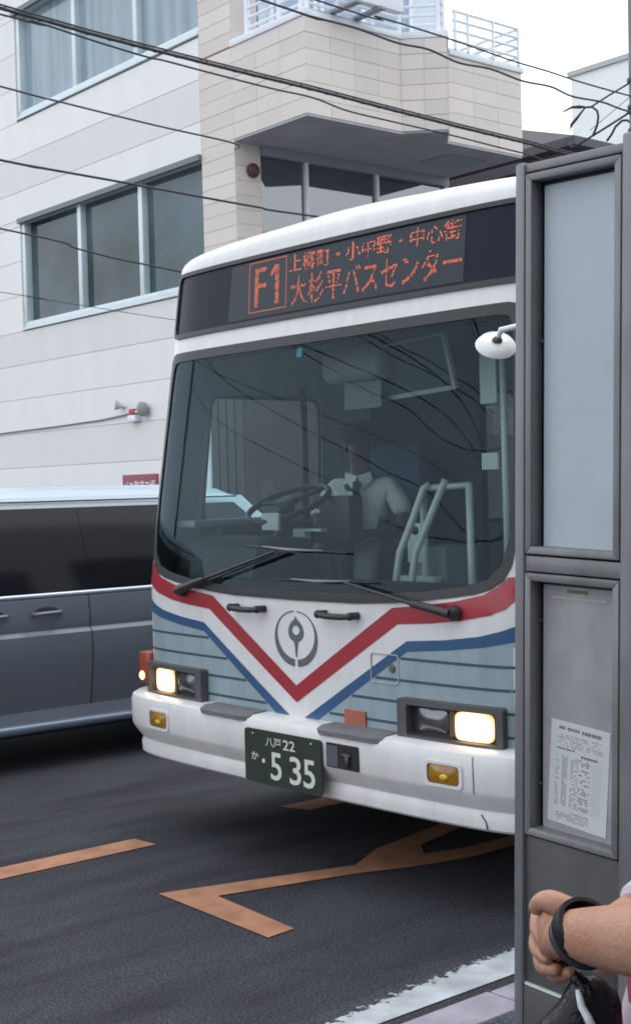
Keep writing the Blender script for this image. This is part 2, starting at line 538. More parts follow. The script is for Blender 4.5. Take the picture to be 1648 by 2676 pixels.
m_white_wall = tile_mat('white_panel', (0.745, 0.755, 0.755), 0.11)
m_joint = mat('panel_joint', (0.58, 0.57, 0.56), 0.9)
m_beige = tile_mat('beige_tile', (0.655, 0.60, 0.56), 0.10)
m_grout = mat('grout', (0.62, 0.565, 0.53), 0.9)
m_coping = mat('pale_coping', (0.72, 0.76, 0.82), 0.5, var=0.08)
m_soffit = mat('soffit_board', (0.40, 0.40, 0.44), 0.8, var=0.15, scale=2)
m_alu = mat('window_aluminium', (0.60, 0.68, 0.71), 0.4, metal=0.25, var=0.08)
m_steel = mat('painted_white_steel', (0.74, 0.78, 0.84), 0.4)
m_dark = mat('dark_interior', (0.03, 0.032, 0.038), 0.8)
m_brown = mat('brown_cladding', (0.05, 0.036, 0.032), 0.55, var=0.2, scale=3)

def pane_mat(name, top, bottom, ior, var_scale, streak):
    """window glass seen from the street: coated glass over dim room, with paler streaks mixed into the colour by noise"""
    m, t, b = nodes_of(name)
    tc = t.nodes.new('ShaderNodeTexCoord')
    mp = t.nodes.new('ShaderNodeMapping'); mp.inputs['Scale'].default_value = streak
    t.links.new(tc.outputs['Object'], mp.inputs['Vector'])
    n = t.nodes.new('ShaderNodeTexNoise'); n.inputs['Scale'].default_value = var_scale; n.inputs['Detail'].default_value = 4
    t.links.new(mp.outputs['Vector'], n.inputs['Vector'])
    r = t.nodes.new('ShaderNodeValToRGB')
    r.color_ramp.elements[0].position = 0.32; r.color_ramp.elements[0].color = (*bottom, 1)
    r.color_ramp.elements[1].position = 0.75; r.color_ramp.elements[1].color = (*top, 1)
    t.links.new(n.outputs['Fac'], r.inputs['Fac'])
    t.links.new(r.outputs['Color'], b.inputs['Base Color'])
    b.inputs['Roughness'].default_value = 0.6
    b.inputs['Coat Weight'].default_value = 1.0
    b.inputs['Coat IOR'].default_value = ior
    b.inputs['Coat Roughness'].default_value = 0.02
    b.inputs['Specular IOR Level'].default_value = 0.0
    return m
m_curtain = pane_mat('curtained_glass', (0.33, 0.42, 0.48), (0.19, 0.27, 0.32), 1.45, 3.0, (2.2, 1, 0.12))
m_teal = pane_mat('dim_teal_glass', (0.105, 0.165, 0.20), (0.018, 0.036, 0.040), 1.4, 0.55, (1, 1, 1.2))  # paler smudges put the sky's reflection into the base colour
m_mirror = mat('reflective_glazing', (0.05, 0.055, 0.07), 0.03, spec=0.9, coat=0.0)
_b = m_mirror.node_tree.nodes['Principled BSDF']; _b.inputs['IOR'].default_value = 2.0
m_blueglass = pane_mat('pale_blue_glass', (0.42, 0.50, 0.60), (0.28, 0.36, 0.47), 1.4, 1.0, (1, 1, 1))

BX, BY, CX, KX, BE = -14.55, 10.36, -12.39, -13.83, 14.15
bld = thing('corner_building', 'white panelled building with a beige tiled corner, overhanging balcony and tall windows', 'building', (-14, 12, 0))
bld.location = (0, 0, 0)
core = MB()
core.box(-27, BX + 0.02, BY + 0.014, 14.1, 0, 4.26); core.box(-27, -19.56, BY + 0.014, 14.1, 4.26, 11)
core.box(-19.56, BX + 0.02, BY + 0.35, 14.1, 4.26, 11); core.box(-19.56, BX + 0.02, BY + 0.014, BY + 0.35, 6.06, 7.54)
core.box(-19.56, BX + 0.02, BY + 0.014, BY + 0.35, 9.35, 11)
core.build('wall', m_joint, bld)
# white panel courses, each a long board with open joints
zs = [0.2, 0.475, 1.02, 1.565, 2.11, 2.655, 3.2, 3.745, 4.27]
zs2 = [6.03, 6.47, 7.015, 7.56]
zl = [4.27, 4.835, 5.38, 5.925, 6.03]
zl2 = [7.56, 8.105, 8.65, 9.195, 9.3]
unit = MB(); unit.box(0, 1, 0, 1, 0, 1)
pan = unit.build('wall_panel', m_white_wall, bld)
first = True
def wall_panel(x0, x1, z0, z1):
    global first
    g_ = 0.004
    Mx = Matrix.Translation((x0 + 0.003, BY, z0 + g_)) @ Matrix.Diagonal((x1 - x0 - 0.006, 0.10, z1 - z0 - 2 * g_, 1))
    if first: pan.matrix_local = Mx; first = False
    else: piece(pan, 'wall_panel', bld, Mx)
for a, b in list(zip(zs, zs[1:])) + list(zip(zs2, zs2[1:])):
    wall_panel(-27, -20.7, a, b); wall_panel(-20.7, BX, a, b)
for a, b in list(zip(zl, zl[1:])) + list(zip(zl2, zl2[1:])):
    wall_panel(-27, -20.7, a, b); wall_panel(-20.7, -19.53, a, b)
for a, b in ((9.3, 9.74), (9.74, 10.285), (10.285, 10.83)):
    wall_panel(-27, -20.7, a, b); wall_panel(-20.7, BX, a, b)

def strip_window(z0, z1, m_pane, x0=-19.52, sillh=0.13, rec=0.13):
    fr = MB()
    yb = BY + rec
    fr.box(x0, BX - 0.003, BY - 0.03, yb + 0.04, z0, z0 + 0.035)             # sill board
    fr.box(x0, BX - 0.003, BY + 0.02, yb + 0.04, z0 + 0.035, z0 + sillh)
    fr.box(x0, BX - 0.003, BY + 0.01, yb + 0.04, z1 - 0.05, z1)
    fr.box(x0, x0 + 0.10, BY + 0.015, yb + 0.04, z0 + sillh, z1 - 0.05)
    w = fr.build('window', m_alu, bld, bevel=0.006)
    hd = MB(); hd.box(x0 - 0.03, BX - 0.003, BY - 0.05, BY + 0.01, z1 - 0.055, z1 + 0.02)
    hd.build('head_trim', mat('head_trim_grey', (0.14, 0.17, 0.18), 0.5), w)
    xs = [x0 + 0.10, -17.77, -16.10, BX - 0.003]
    for i in range(3):
        p = MB(); p.box(xs[i] + (0.05 if i else 0), xs[i + 1] - 0.05 * (i < 2), yb, yb + 0.012, z0 + sillh, z1 - 0.05)
        p.build('pane', m_pane, w)
        if i:
            q = MB(); q.box(xs[i] - 0.05, xs[i] + 0.05, BY + 0.03, yb + 0.04, z0 + sillh, z1 - 0.05)
            q.build('mullion', m_alu, w, bevel=0.006)
    return w
strip_window(4.28, 6.02, m_teal)
strip_window(7.58, 9.28, m_curtain)

# beige core behind the tiles
T = 0.008
core = MB()
core.box(BX, KX - T, BY + T, BY + 0.42 - T, 3.02, 6.09)            # corner column
core.box(BX, KX - T, BY + T, BY + 0.42 - T, 7.26, 11)
core.box(BX, CX - T, BY + T, BY + 0.25, 6.09, 7.24)                # balcony front
core.box(CX - 0.25, CX - T, BY + 0.25, BE - T, 6.09, 7.24)
core.build('balcony_parapet', m_grout, bld)
fin = MB()
fp = [(CX - T, 11.92), (-11.985, 12.32), (CX - T, 12.72)]
fin.prism(fp, lambda p: Vector((*p, 6.092)), lambda p: Vector((*p, 7.24)))
fin.build('bay_fin', m_grout, bld)
tile0 = None
def tile_at(origin, du, w, h):
    """origin lower left, du horizontal direction along the face, outward normal = du x up"""
    global tile0
    du = Vector(du).normalized(); up = Vector((0, 0, 1)); nrm = du.cross(up)
    Mx = Matrix((du * w, -nrm * T, up * h)).transposed().to_4x4()
    Mx = Matrix.Translation(origin) @ Mx
    if tile0 is None:
        tb = MB(); tb.box(0, 1, 0, 1, 0, 1); tile0 = tb.build('tile', m_beige, bld); tile0.matrix_local = Mx
    else:
        piece(tile0, 'tile', bld, Mx)
def tile_face(p0, du, length, z0, z1, h=0.183, w=0.45, off=0.0, stagger=False):
    du = Vector(du).normalized()
    nz = max(1, round((z1 - z0) / h)); hh = (z1 - z0) / nz
    nx = max(1, round(length / w)); ww = length / nx
    for k in range(nz):
        for i in range(nx):
            o = Vector(p0) + du * (ww * i + 0.003) + Vector((0, 0, z0 + hh * k + 0.004 - p0[2]))
            nrm = du.cross(Vector((0, 0, 1)))
            o += nrm * random.uniform(-0.0015, 0.0015)
            tile_at(o, du, ww - 0.003, hh - 0.006)
tile_face((BX, BY, 0), (1, 0, 0), KX - BX, 3.02, 6.09, w=0.72)
tile_face((BX, BY, 0), (1, 0, 0), KX - BX, 6.09, 7.24, w=0.72)
tile_face((KX, BY, 0), (1, 0, 0), CX - KX, 6.09, 7.24, w=0.48)
tile_face((BX, BY, 0), (1, 0, 0), KX - BX - 0.02, 7.26, 10.2, w=0.72)
tile_face((CX, BY, 0), (0, 1, 0), 11.9 - BY, 6.09, 7.24, w=0.385)
tile_face((CX, 11.90, 0), (1, 1, 0), 0.58, 6.092, 7.24, w=0.29)
tile_face((CX, 12.74, 0), (0, 1, 0), BE - 12.74, 6.09, 7.24, w=0.47)
tile_face((KX, BY, 0), (0, 1, 0), 0.40, 3.02, 5.95, w=0.40)

# soffit
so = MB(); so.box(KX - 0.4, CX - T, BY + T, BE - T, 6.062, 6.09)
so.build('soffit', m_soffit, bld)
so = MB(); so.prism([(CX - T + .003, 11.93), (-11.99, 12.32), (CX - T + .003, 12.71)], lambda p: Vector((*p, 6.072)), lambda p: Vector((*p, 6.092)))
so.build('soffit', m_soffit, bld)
so = MB(); so.box(KX - 0.06, KX + 0.05, BY + 0.42, BE - T, 5.94, 6.06)
so.build('lintel', mat('lintel_grey', (0.30, 0.31, 0.36), 0.7), bld)
so = MB(); so.box(-13.35, -12.75, 13.1, 13.85, 6.045, 6.061)
so.build('soffit_hatch', mat('soffit_hatch_grey', (0.30, 0.34, 0.38), 0.6), bld)

# glazing under the overhang
gz = MB(); gz.box(KX - 0.05, KX + 0.0, BY + 0.42, BE, 3.02, 3.10)
gw = gz.build('glazing_frame', m_alu, bld)
ys = [BY + 0.42, 11.52, 12.78, BE - 0.03]
for i in range(3):
    p = MB(); p.box(KX - 0.045, KX - 0.03, ys[i] + 0.025 * (i > 0), ys[i + 1] - 0.025, 3.10, 5.94)
    p.build('pane', m_mirror, gw)
    q = MB(); q.box(KX - 0.06, KX + 0.02, ys[i + 1] - 0.025, ys[i + 1] + 0.025, 3.10, 5.94)
    q.build('mullion', m_steel, gw)
# fire bell on the column
fb = MB(); fb.lathe([(0.0, 0), (0.085, 0.0), (0.095, 0.03), (0.085, 0.06), (0.04, 0.085), (0.0, 0.09)], (KX + 0.002, 10.62, 5.72), (1, 0, 0), 20)
fbell = fb.build('fire_bell', mat('bell_red', (0.085, 0.03, 0.04), 0.5), None, smooth=True, angle=40)
tag(fbell, 'round dark red alarm bell on the beige column under the overhang', 'alarm bell')

# brown ground floor and room behind
gf = MB(); gf.box(BX, KX, BY + 0.03, BE, 0.0, 3.0); gf.build('ground_floor_cladding', m_brown, bld)
gp = MB(); gp.box(0, 1, 0, 1, 0, 1)
for i in range(4):
    q = MB(); q.box(BX + 0.02 + 0.18 * i, BX + 0.175 + 0.18 * i, BY + 0.012, BY + 0.03, 0.15, 2.95)
    q.build('cladding_board', m_brown, bld)
gs = MB(); gs.box(BX, KX, BY + 0.02, BE, 3.0, 3.02); gs.build('string_course', m_coping, bld)
rm = MB(); rm.box(BX + 0.02, KX - 0.07, BY + 0.44, BE, 3.02, 6.05); rm.build('back_wall', m_dark, bld)

# balcony: copings, railings, pale glazed wall behind
cp = MB()
cp.box(KX - 0.03, CX + 0.02, BY - 0.02, BY + 0.27, 7.243, 7.33); cp.box(CX - 0.27, CX + 0.02, BY + 0.27, 11.92, 7.243, 7.33)
cp.build('coping', m_coping, bld, bevel=0.006)
cp = MB(); cp.prism([(CX + 0.02, 11.92), (-11.955, 12.32), (CX + 0.02, 12.74), (CX - 0.27, 12.74), (CX - .27, 11.92)], lambda p: Vector((*p, 7.244)), lambda p: Vector((*p, 7.33)))
cp.build('coping', m_coping, bld, bevel=0.006)
cp = MB(); cp.box(CX - 0.27, CX + 0.03, 12.76, BE + 0.03, 7.205, 7.29); cp.build('coping', m_coping, bld, bevel=0.006)
fl = MB(); fl.box(KX, CX - 0.25, BY + 0.25, BE - 0.02, 6.5, 6.6); fl.build('balcony_floor', m_coping, bld)
bw = MB(); bw.box(BX, KX, BY + 0.44, BE, 6.09, 10.6); bw.build('balcony_back_wall', mat('pale_blue_render', (0.62, 0.68, 0.76), 0.7, var=0.06), bld)
for i, (a, b) in enumerate(((10.95, 11.75), (11.80, 12.60), (12.70, 13.5))):
    f = MB(); 
    f.box(KX + 0.001, KX + 0.05, a, a + 0.06, 6.65, 8.6); f.box(KX + 0.001, KX + 0.05, b - 0.06, b, 6.65, 8.6); f.box(KX + 0.001, KX + 0.05, a + .06, b - .06, 8.54, 8.6); f.box(KX + 0.001, KX + 0.05, a + .06, b - .06, 6.65, 6.72)
    fo = f.build('balcony_door', m_steel, bld)
    q = MB(); q.box(KX + 0.002, KX + 0.02, a + 0.06, b - 0.06, 6.72, 8.54); q.build('pane', m_blueglass, fo)

def railing(pts, z0, z1, rails, posts, r=0.02, pr=0.028):
    rl = []
    for z in rails:
        b = MB(); b.tube([(x, y, z) for x, y in pts], r, 8); rl.append(b.build('rail', m_steel, bld, smooth=True, angle=40))
    for x, y in posts:
        b = MB(); b.tube([(x, y, z0), (x, y, z1)], pr, 8); b.build('rail_post', m_steel, bld, smooth=True, angle=40)
railing([(-13.63, BY + 0.1), (CX - 0.1, BY + 0.1)], 7.33, 8.32, (7.44, 7.56, 7.68, 7.80, 7.92, 8.04, 8.30), ((-13.63, BY + .1), (-12.98, BY + .1), (-12.56, BY + .1)), pr=0.04)
railing([(CX - 0.1, BY + 0.1), (CX - 0.1, 11.98), (-12.13, 12.32), (-12.35, 12.62)], 7.33, 8.32, (7.44, 7.56, 7.68, 7.80, 7.92, 8.04, 8.30), ((CX - .1, BY + .12), (CX - .1, 10.95), (CX - .1, 11.5), (CX - .1, 11.98), (-12.14, 12.32), (-12.33, 12.6)), pr=0.032)
railing([(-12.36, 12.82), (-12.36, 14.08)], 7.29, 7.79, (7.30 + 0.10, 7.53, 7.66, 7.78), ((-12.36, 12.86), (-12.36, 13.10), (-12.36, 13.58), (-12.36, 14.07)), pr=0.022)
railing([(-12.36, 14.08), (-13.8, 14.08)], 7.29, 7.79, (7.30 + 0.10, 7.53, 7.66, 7.78), ((-13.1, 14.08),), pr=0.022)
# cabinet on two bracket arms over the parapet
cab = thing('bracketed_cabinet', 'white metal cabinet carried on two grey brackets over the balcony parapet', 'cabinet', (0, 0, 0))
b = MB(); b.box(-12.06, -11.94, 10.79, 11.55, 7.372, 8.5); b.build('cabinet_body', m_steel, cab, bevel=0.015)
for yy in (10.79, 11.17):
    b = MB(); b.box(CX - 0.02, -11.90, yy - 0.05, yy + 0.05, 7.332, 7.370); b.build('bracket', mat('bracket_grey', (0.26, 0.29, 0.33), 0.5), cab, bevel=0.005)

# fittings on the white wall: conduit, lamp, small horn, red sign
cd = MB(); cd.tube([(-24.0, BY - 0.02, 2.66), (-20.33, BY - 0.02, 2.69), (-18.5, BY - 0.02, 2.71), (-17.2, BY - 0.02, 2.735), (-16.55, BY - 0.03, 2.77), (-16.33, BY - 0.05, 2.79)], 0.013, 6)
tag(cd.build('conduit', mat('conduit_grey', (0.22, 0.21, 0.21), 0.6), smooth=True), 'thin grey cable conduit running along the white wall above the van', 'conduit')
lp = thing('wall_lamp', 'dark round wall lamp with red and white junction box on the white wall', 'lamp', (-16.02, BY, 2.79))
b = MB(); b.lathe([(0, 0), (0.04, 0), (0.05, 0.03), (0.10, 0.06), (0.105, 0.10), (0.07, 0.12), (0, 0.125)], (0, 0, 0.04), (0.1, -1, -0.12), 16)
b.build('lamp_head', mat('lamp_dark', (0.24, 0.26, 0.28), 0.4), lp, smooth=True, angle=40)
b = MB(); b.box(-0.34, -0.22, -0.09, 0, -0.03, 0.05); b.build('red_box', mat('box_red', (0.45, 0.07, 0.09), 0.5), lp, bevel=0.006)
b = MB(); b.box(-0.36, -0.16, -0.10, 0, -0.13, -0.04); b.build('white_box', m_steel, lp, bevel=0.008)
b = MB(); b.tube([(-0.24, -0.05, 0.0), (-0.12, -0.07, 0.01), (0, -0.06, 0.02)], 0.02, 8); b.build('lamp_arm', m_steel, lp, smooth=True)
hn = MB(); hn.lathe([(0, 0), (0.02, 0), (0.03, 0.06), (0.075, 0.15), (0.05, 0.145), (0, 0.10)], (-16.58, BY, 2.88), (-0.45, -1, 0.25), 14)
tag(hn.build('wall_horn', mat('horn_grey', (0.5, 0.5, 0.5), 0.5), smooth=True, angle=40), 'small pale horn speaker above the conduit on the white wall', 'horn')
rs = thing('red_sign', 'low red sign with white lettering on the white wall behind the van', 'sign', (-16.24, BY, 1.60))
b = MB(); b.box(-0.42, 0.46, -0.035, 0, -0.32, 0.32); b.build('sign_board', mat('sign_red', (0.25, 0.06, 0.085), 0.6), rs, bevel=0.004)
b = MB()
vs, fs = fit_text('バス整備工場', -0.38, 0.42, 0.02, 0.235)
b.add([(x, -0.0365, y) for x, y in vs], fs); b.build('sign_lettering', m_steel, rs, recalc=False)

# ================================================================== other buildings
m_bb = mat('brown_wall', (0.20, 0.155, 0.15), 0.8, var=0.15, scale=1.5)
m_roof = mat('slate_roof', (0.10, 0.095, 0.11), 0.7, var=0.2, scale=4)
bb = thing('brown_house', 'brown building with a dark eaved roof beyond the beige balcony', 'house', (-16.8, 18, 0))
bb.location = (0, 0, 0)
b = MB(); b.box(-24, -15.75, 19.2, 27, 0, 7.55); b.build('wall', m_bb, bb)
b = MB(); b.box(-24, -13.95, 15.9, 19.2, 0, 6.35); b.build('lower_wing', m_bb, bb)
b = MB(); b.box(-24.2, -13.8, 15.7, 19.2, 6.35, 6.5); b.build('wing_roof', m_roof, bb)
b = MB()
e = [(-24.5, 18.9), (-15.35, 18.9), (-15.35, 27.3), (-24.5, 27.3)]
b.add([(*p, 7.55) for p in e] + [(*p, 7.70) for p in e] + [(-20, 20.5, 9.2), (-20, 25, 9.2)],
      [(0, 1, 2, 3), (0, 4, 5, 1), (1, 5, 6, 2), (2, 6, 7, 3), (3, 7, 4, 0), (4, 5, 8), (5, 6, 9, 8), (6, 7, 9), (7, 4, 8, 9)])
b.build('roof', m_roof, bb)
for y0 in (20.0, 22.0, 24.0):
    b = MB(); b.box(-15.75, -15.70, y0, y0 + 1.1, 5.6, 7.0); w = b.build('window', m_alu, bb)
    b = MB(); b.box(-15.70, -15.69, y0 + 0.07, y0 + 1.03, 5.67, 6.93); b.build('pane', m_mirror, w)
wb = thing('pale_house', 'pale tall building faint against the sky behind the utility pole', 'building', (0, 0, 0))
b = MB(); b.box(-32.6, -24, 40.0, 60, 0, 16.6); b.build('wall', mat('pale_render', (0.80, 0.84, 0.84), 0.8, var=0.04), wb)
b = MB(); b.box(-32.7, -23.9, 39.9, 60.1, 16.6, 16.78); b.build('roof_edge', mat('roof_edge_grey', (0.45, 0.46, 0.46), 0.7), wb)
for k in range(4):
    b = MB(); b.box(-31.5 + 1.4 * k, -30.6 + 1.4 * k, 39.95, 40, 10.0, 11.4); w = b.build('window', m_alu, wb)
    b = MB(); b.box(-31.45 + 1.4 * k, -30.65 + 1.4 * k, 39.94, 39.95, 10.05, 11.35); b.build('pane', m_curtain, w)

# unseen buildings added on the viewer's side, to block sky and darken the road
for i, (y0, y1, h, c) in enumerate(((-26, -9.5, 7.5, (0.34, 0.33, 0.31)), (-9.3, 8.5, 7.0, (0.28, 0.27, 0.27)), (8.8, 30, 5.5, (0.38, 0.36, 0.33)))):
    sb_ = thing('sky_blocker_building', ('added plain grey building behind the viewer to the left, blocking sky', 'added dark building right behind the viewer, blocking sky', 'added low tan building behind the viewer to the right, blocking sky')[i], 'building', (0, 0, 0))
    b = MB(); b.box(3.7, 13, y0, y1, 0, h); b.build('wall', mat('blocker_wall_%d' % i, c, 0.8, var=0.12, scale=1.2), sb_)
    b = MB(); b.box(3.55, 13.1, y0 - 0.1, y1 + 0.1, h, h + 0.25); b.build('roof_edge', m_roof, sb_)
    n_ = int((y1 - y0) / 3.2)
    for f_ in range(int(h // 3)):
        for k in range(n_):
            yy = y0 + 0.8 + k * 3.2
            b = MB(); b.box(3.64, 3.7, yy, yy + 1.7, 1.0 + f_ * 3, 2.5 + f_ * 3); w_ = b.build('window', m_alu, sb_)
            b = MB(); b.box(3.63, 3.64, yy + 0.07, yy + 1.63, 1.07 + f_ * 3, 2.43 + f_ * 3); b.build('pane', m_teal, w_)

# ================================================================== the bus
BW, BB, BN, BULGE = 1.242, 0.23, 7.0, 0.03          # half width, depth of the rounded front, its squareness
ZR = 2.79                              # where the front turns over into the roof
_tab = []
_s = 0.0; _pl = None
for k in range(0, 801):
    q = k / 800.0
    t = (math.pi / 2) * (q ** 3 if q < 0.5 else 1 - 4 * (1 - q) ** 3 * 0.2187499) if False else (math.pi / 2) * (3 * q * q - 2 * q ** 3)
    l = BW * max(0, math.sin(t)) ** (2 / BN); d = BB * (1 - max(0, math.cos(t)) ** (2 / BN)) + BULGE * (l / BW) ** 2
    if _pl: _s += math.hypot(l - _pl[0], d - _pl[1])
    _tab.append((_s, l, d)); _pl = (l, d)
SMAX = _s
def s_of(l):
    a = abs(l)
    for i in range(1, len(_tab)):
        if _tab[i][1] >= a:
            s0, l0, _d = _tab[i - 1]; s1, l1, _d = _tab[i]
            v = s0 + (s1 - s0) * ((a - l0) / (l1 - l0) if l1 > l0 else 0)
            return math.copysign(v, l)
    return math.copysign(SMAX, l)
import bisect
_ts = [t[0] for t in _tab]
def taper(z): return 1.0 if z < 1.2 else 1.0 - 0.0286 * (z - 1.2) / 1.4
def rake(z, a): return 0.0 if z < 1.2 else 0.135 * (z - 1.2) * max(0.0, 1 - max(0.0, a - SMAX) / 0.7)
def FS(s, z, off=0.0):
    """point of the bus skin at arc length s round the front, height z, lifted by off"""
    sg = -1 if s < 0 else 1
    a = abs(s)
    if a < SMAX:
        i = min(max(1, bisect.bisect_left(_ts, a)), len(_tab) - 1)
        s0, l0, d0 = _tab[i - 1]; s1, l1, d1 = _tab[i]
        f = (a - s0) / (s1 - s0) if s1 > s0 else 0
        l = l0 + (l1 - l0) * f; d = d0 + (d1 - d0) * f
        j0, j1 = max(0, i - 3), min(len(_tab) - 1, i + 2)
        nx = _tab[j1][2] - _tab[j0][2]; ny = _tab[j1][1] - _tab[j0][1]
        if j0 == 0: nx = 0.0
        m = math.hypot(nx, ny); nx /= m; ny /= m
    else:
        l = BW; d = BB + BULGE + a - SMAX; nx, ny = 1.0, 0.0
    return Vector((sg * (l * taper(z) + off * nx), d + rake(z, a) - off * ny, z))

def S(pts): return [(s_of(l), z) for l, z in pts]
def mirror(half):
    """right half outline from bottom centre up and round -> closed outline"""
    return half + [(-l, z) for l, z in reversed(half) if abs(l) > 1e-6]

def slab(outer, holes, lo, hi, name, m, parent, step=0.08, smooth=True, angle=30, exact=False):
    """a sheet of the skin between two offsets, with walls round its edges; outlines in (s, z)"""
    pts, fs, loops = tri_region(outer, holes, step)
    b = MB()
    b.add([FS(x, z, hi) for x, z in pts], fs)
    if hi - lo > 1e-5:
        for lp in loops:
            n = len(lp)
            vs = [FS(x, z, hi) for x, z in lp] + [FS(x, z, lo) for x, z in lp]
            b.add(vs, [(i, (i + 1) % n, n + (i + 1) % n, n + i) for i in range(n)])
    if exact:                                   # true surface normals, so that reflections run smooth
        me = bpy.data.meshes.new(name)
        ns = []; e = 0.012
        for x, z in pts:
            nv = (FS(x + e, z) - FS(x - e, z)).cross(FS(x, z + e) - FS(x, z - e)).normalized()
            ns.append(nv)
        vs = [FS(x, z, hi) for x, z in pts]
        fx = []
        for f in fs:
            a, b2, c = (vs[k] for k in f[:3])
            fx.append(f if (b2 - a).cross(c - a).dot(ns[f[0]]) > 0 else tuple(reversed(f)))
        me.from_pydata([tuple(v) for v in vs], [], fx)
        for p in me.polygons: p.use_smooth = True
        me.normals_split_custom_set_from_vertices(ns)
        me.materials.append(m)
        o = bpy.data.objects.new(name, me); C.objects.link(o); o.parent = parent
        return o
    return b.build(name, m, parent, smooth=smooth, angle=angle)

def stroke(points, w):
    """a polyline in (s,z) as an outline of width w"""
    L = []; Rr = []
    for i, p in enumerate(points):
        a = points[max(0, i - 1)]; c = points[min(len(points) - 1, i + 1)]
        dx, dy = c[0] - a[0], c[1] - a[1]; n = math.hypot(dx, dy)
        L.append((p[0] - dy / n * w / 2, p[1] + dx / n * w / 2)); Rr.append((p[0] + dy / n * w / 2, p[1] - dx / n * w / 2))
    return L + Rr[::-1]

m_busw = mat('bus_white_paint', (0.74, 0.745, 0.745), 0.3, var=0.08, scale=5, spec=0.5, coat=0.3, stretch=(2.2, 1, 0.5), detail=9, bump=0.06, bscale=6)
m_busblue = mat('bus_pale_blue_paint', (0.31, 0.395, 0.44), 0.33, var=0.16, scale=5, coat=0.25, stretch=(2.2, 1, 0.5), detail=9, bump=0.05, bscale=6)
m_red = mat('bus_red_stripe', (0.36, 0.022, 0.035), 0.32, var=0.12, scale=3, coat=0.2)
m_blue = mat('bus_blue_stripe', (0.030, 0.095, 0.215), 0.32, var=0.12, scale=3, coat=0.2)
m_groove = mat('pinstripe_dark', (0.035, 0.075, 0.11), 0.5)
m_rubber = mat('black_rubber', (0.022, 0.023, 0.027), 0.45, var=0.2, scale=8)
m_blackp = mat('black_plastic', (0.03, 0.03, 0.034), 0.5, var=0.15, scale=6)
m_housing = mat('lamp_housing_grey', (0.085, 0.083, 0.088), 0.55, var=0.15, scale=6)
m_pad = mat('step_pad_grey', (0.16, 0.16, 0.17), 0.7, var=0.2, scale=12, bump=0.4, bscale=120)
m_chrome = mat('chrome', (0.6, 0.6, 0.6), 0.12, metal=1.0)
m_wsglass = glass_mat('windscreen_glass', (0.74, 0.85, 0.84), 1.40, dirt=0.0, refl=(0.50, 0.64, 0.74))
m_sideglass = glass_mat('bus_side_glass', (0.72, 0.87, 0.90), 1.25)
m_inside = mat('bus_interior_grey', (0.19, 0.20, 0.215), 0.7)
m_floor = mat('bus_floor', (0.09, 0.075, 0.06), 0.7)
m_seat = mat('seat_moquette', (0.05, 0.07, 0.14), 0.9, var=0.2, scale=30)
m_dash = mat('dashboard_dark', (0.035, 0.035, 0.04), 0.6)
m_dashtop = mat('sill_grey', (0.33, 0.37, 0.39), 0.5)
m_rail = mat('handrail_white', (0.62, 0.66, 0.66), 0.35)
m_card = mat('card_white', (0.62, 0.66, 0.64), 0.6)

bus = thing('bus', 'white and pale blue city bus with red and blue stripes facing the camera, headlamps on', 'bus', (-4.60, 3.70, 0), R(1.3))
LB = 8.9                                                      # length of the body
SE = SMAX + LB - BB
s_ = s_of

# --- windscreen opening, destination band
ws_out = mirror([(0, 1.178), (0.4, 1.181), (0.6, 1.192), (0.73, 1.206), (0.88, 1.223), (1.0, 1.241), (1.07, 1.262), (1.12, 1.296), (1.148, 1.35),
                 (1.166, 1.45), (1.170, 1.6), (1.160, 1.9), (1.148, 2.2), (1.140, 2.31), (1.125, 2.343), (1.09, 2.352), (0.6, 2.350), (0, 2.348)])
ws_in = mirror([(0, 1.216), (0.5, 1.223), (0.75, 1.243), (0.95, 1.270), (1.05, 1.298), (1.105, 1.352), (1.132, 1.46), (1.136, 1.65),
                (1.126, 1.9), (1.112, 2.2), (1.104, 2.268), (1.088, 2.298), (1.05, 2.306), (0.5, 2.304), (0, 2.302)])
ws_out = [(l * 1.02, z) for l, z in ws_out]; ws_in = [(l * 1.024, z) for l, z in ws_in]
ws_out, ws_in = S(ws_out), S(ws_in)
band = rrect(s_(-1.168), s_(1.168), 2.425, 2.755, 0.04)

def roofline(s): 
    return ZR - 0.045 * min(1.0, abs(s) / SMAX) ** 2
xs = [SMAX * 1.0 * k / 12 for k in range(-12, 13)]
ws_s = SMAX + 0.10
front = [(-ws_s, 0.40), (ws_s, 0.40), (ws_s, roofline(ws_s))] + [(x, roofline(x)) for x in reversed(xs)] + [(-ws_s, roofline(ws_s))]
slab(front, [ws_out, band], -0.0005, 0.0, 'front_skin', m_busw, bus, step=0.07, angle=60)

# --- roof: quarter round all along, then a crowned top
def roof_pts(s):
    out = []
    zr = roofline(s)
    for k in range(0, 7):
        a = (math.pi / 2) * k / 6
        p = FS(s, zr, -0.135 * (1 - math.cos(a)))
        out.append(Vector((p.x, p.y, zr + 0.10 * math.sin(a))))
    return out
ss = [-SE] + [-(SMAX + LB * q) for q in (0.75, 0.5, 0.25, 0.1, 0.03)] + [SMAX * k / 40 for k in range(-40, 41)] + [SMAX + LB * q for q in (0.03, 0.1, 0.25, 0.5, 0.75)] + [SE]
cols = [roof_pts(s) for s in ss]
b = MB(); n = len(ss); K = 7
b.add([p for c in cols for p in c], [(i * K + k, (i + 1) * K + k, (i + 1) * K + k + 1, i * K + k + 1) for i in range(n - 1) for k in range(K - 1)])
top = [c[-1] for c in cols]
vs = []; fs = []
J = 8
for i in range(n // 2 + 1):
    a, c = top[i], top[n - 1 - i]
    for j in range(J + 1):
        t = j / J; p = a.lerp(c, t)
        wd = abs(c.x - a.x) / (2 * BW)
        p.z += 0.05 * wd * math.sin(math.pi * t)
        vs.append(p)
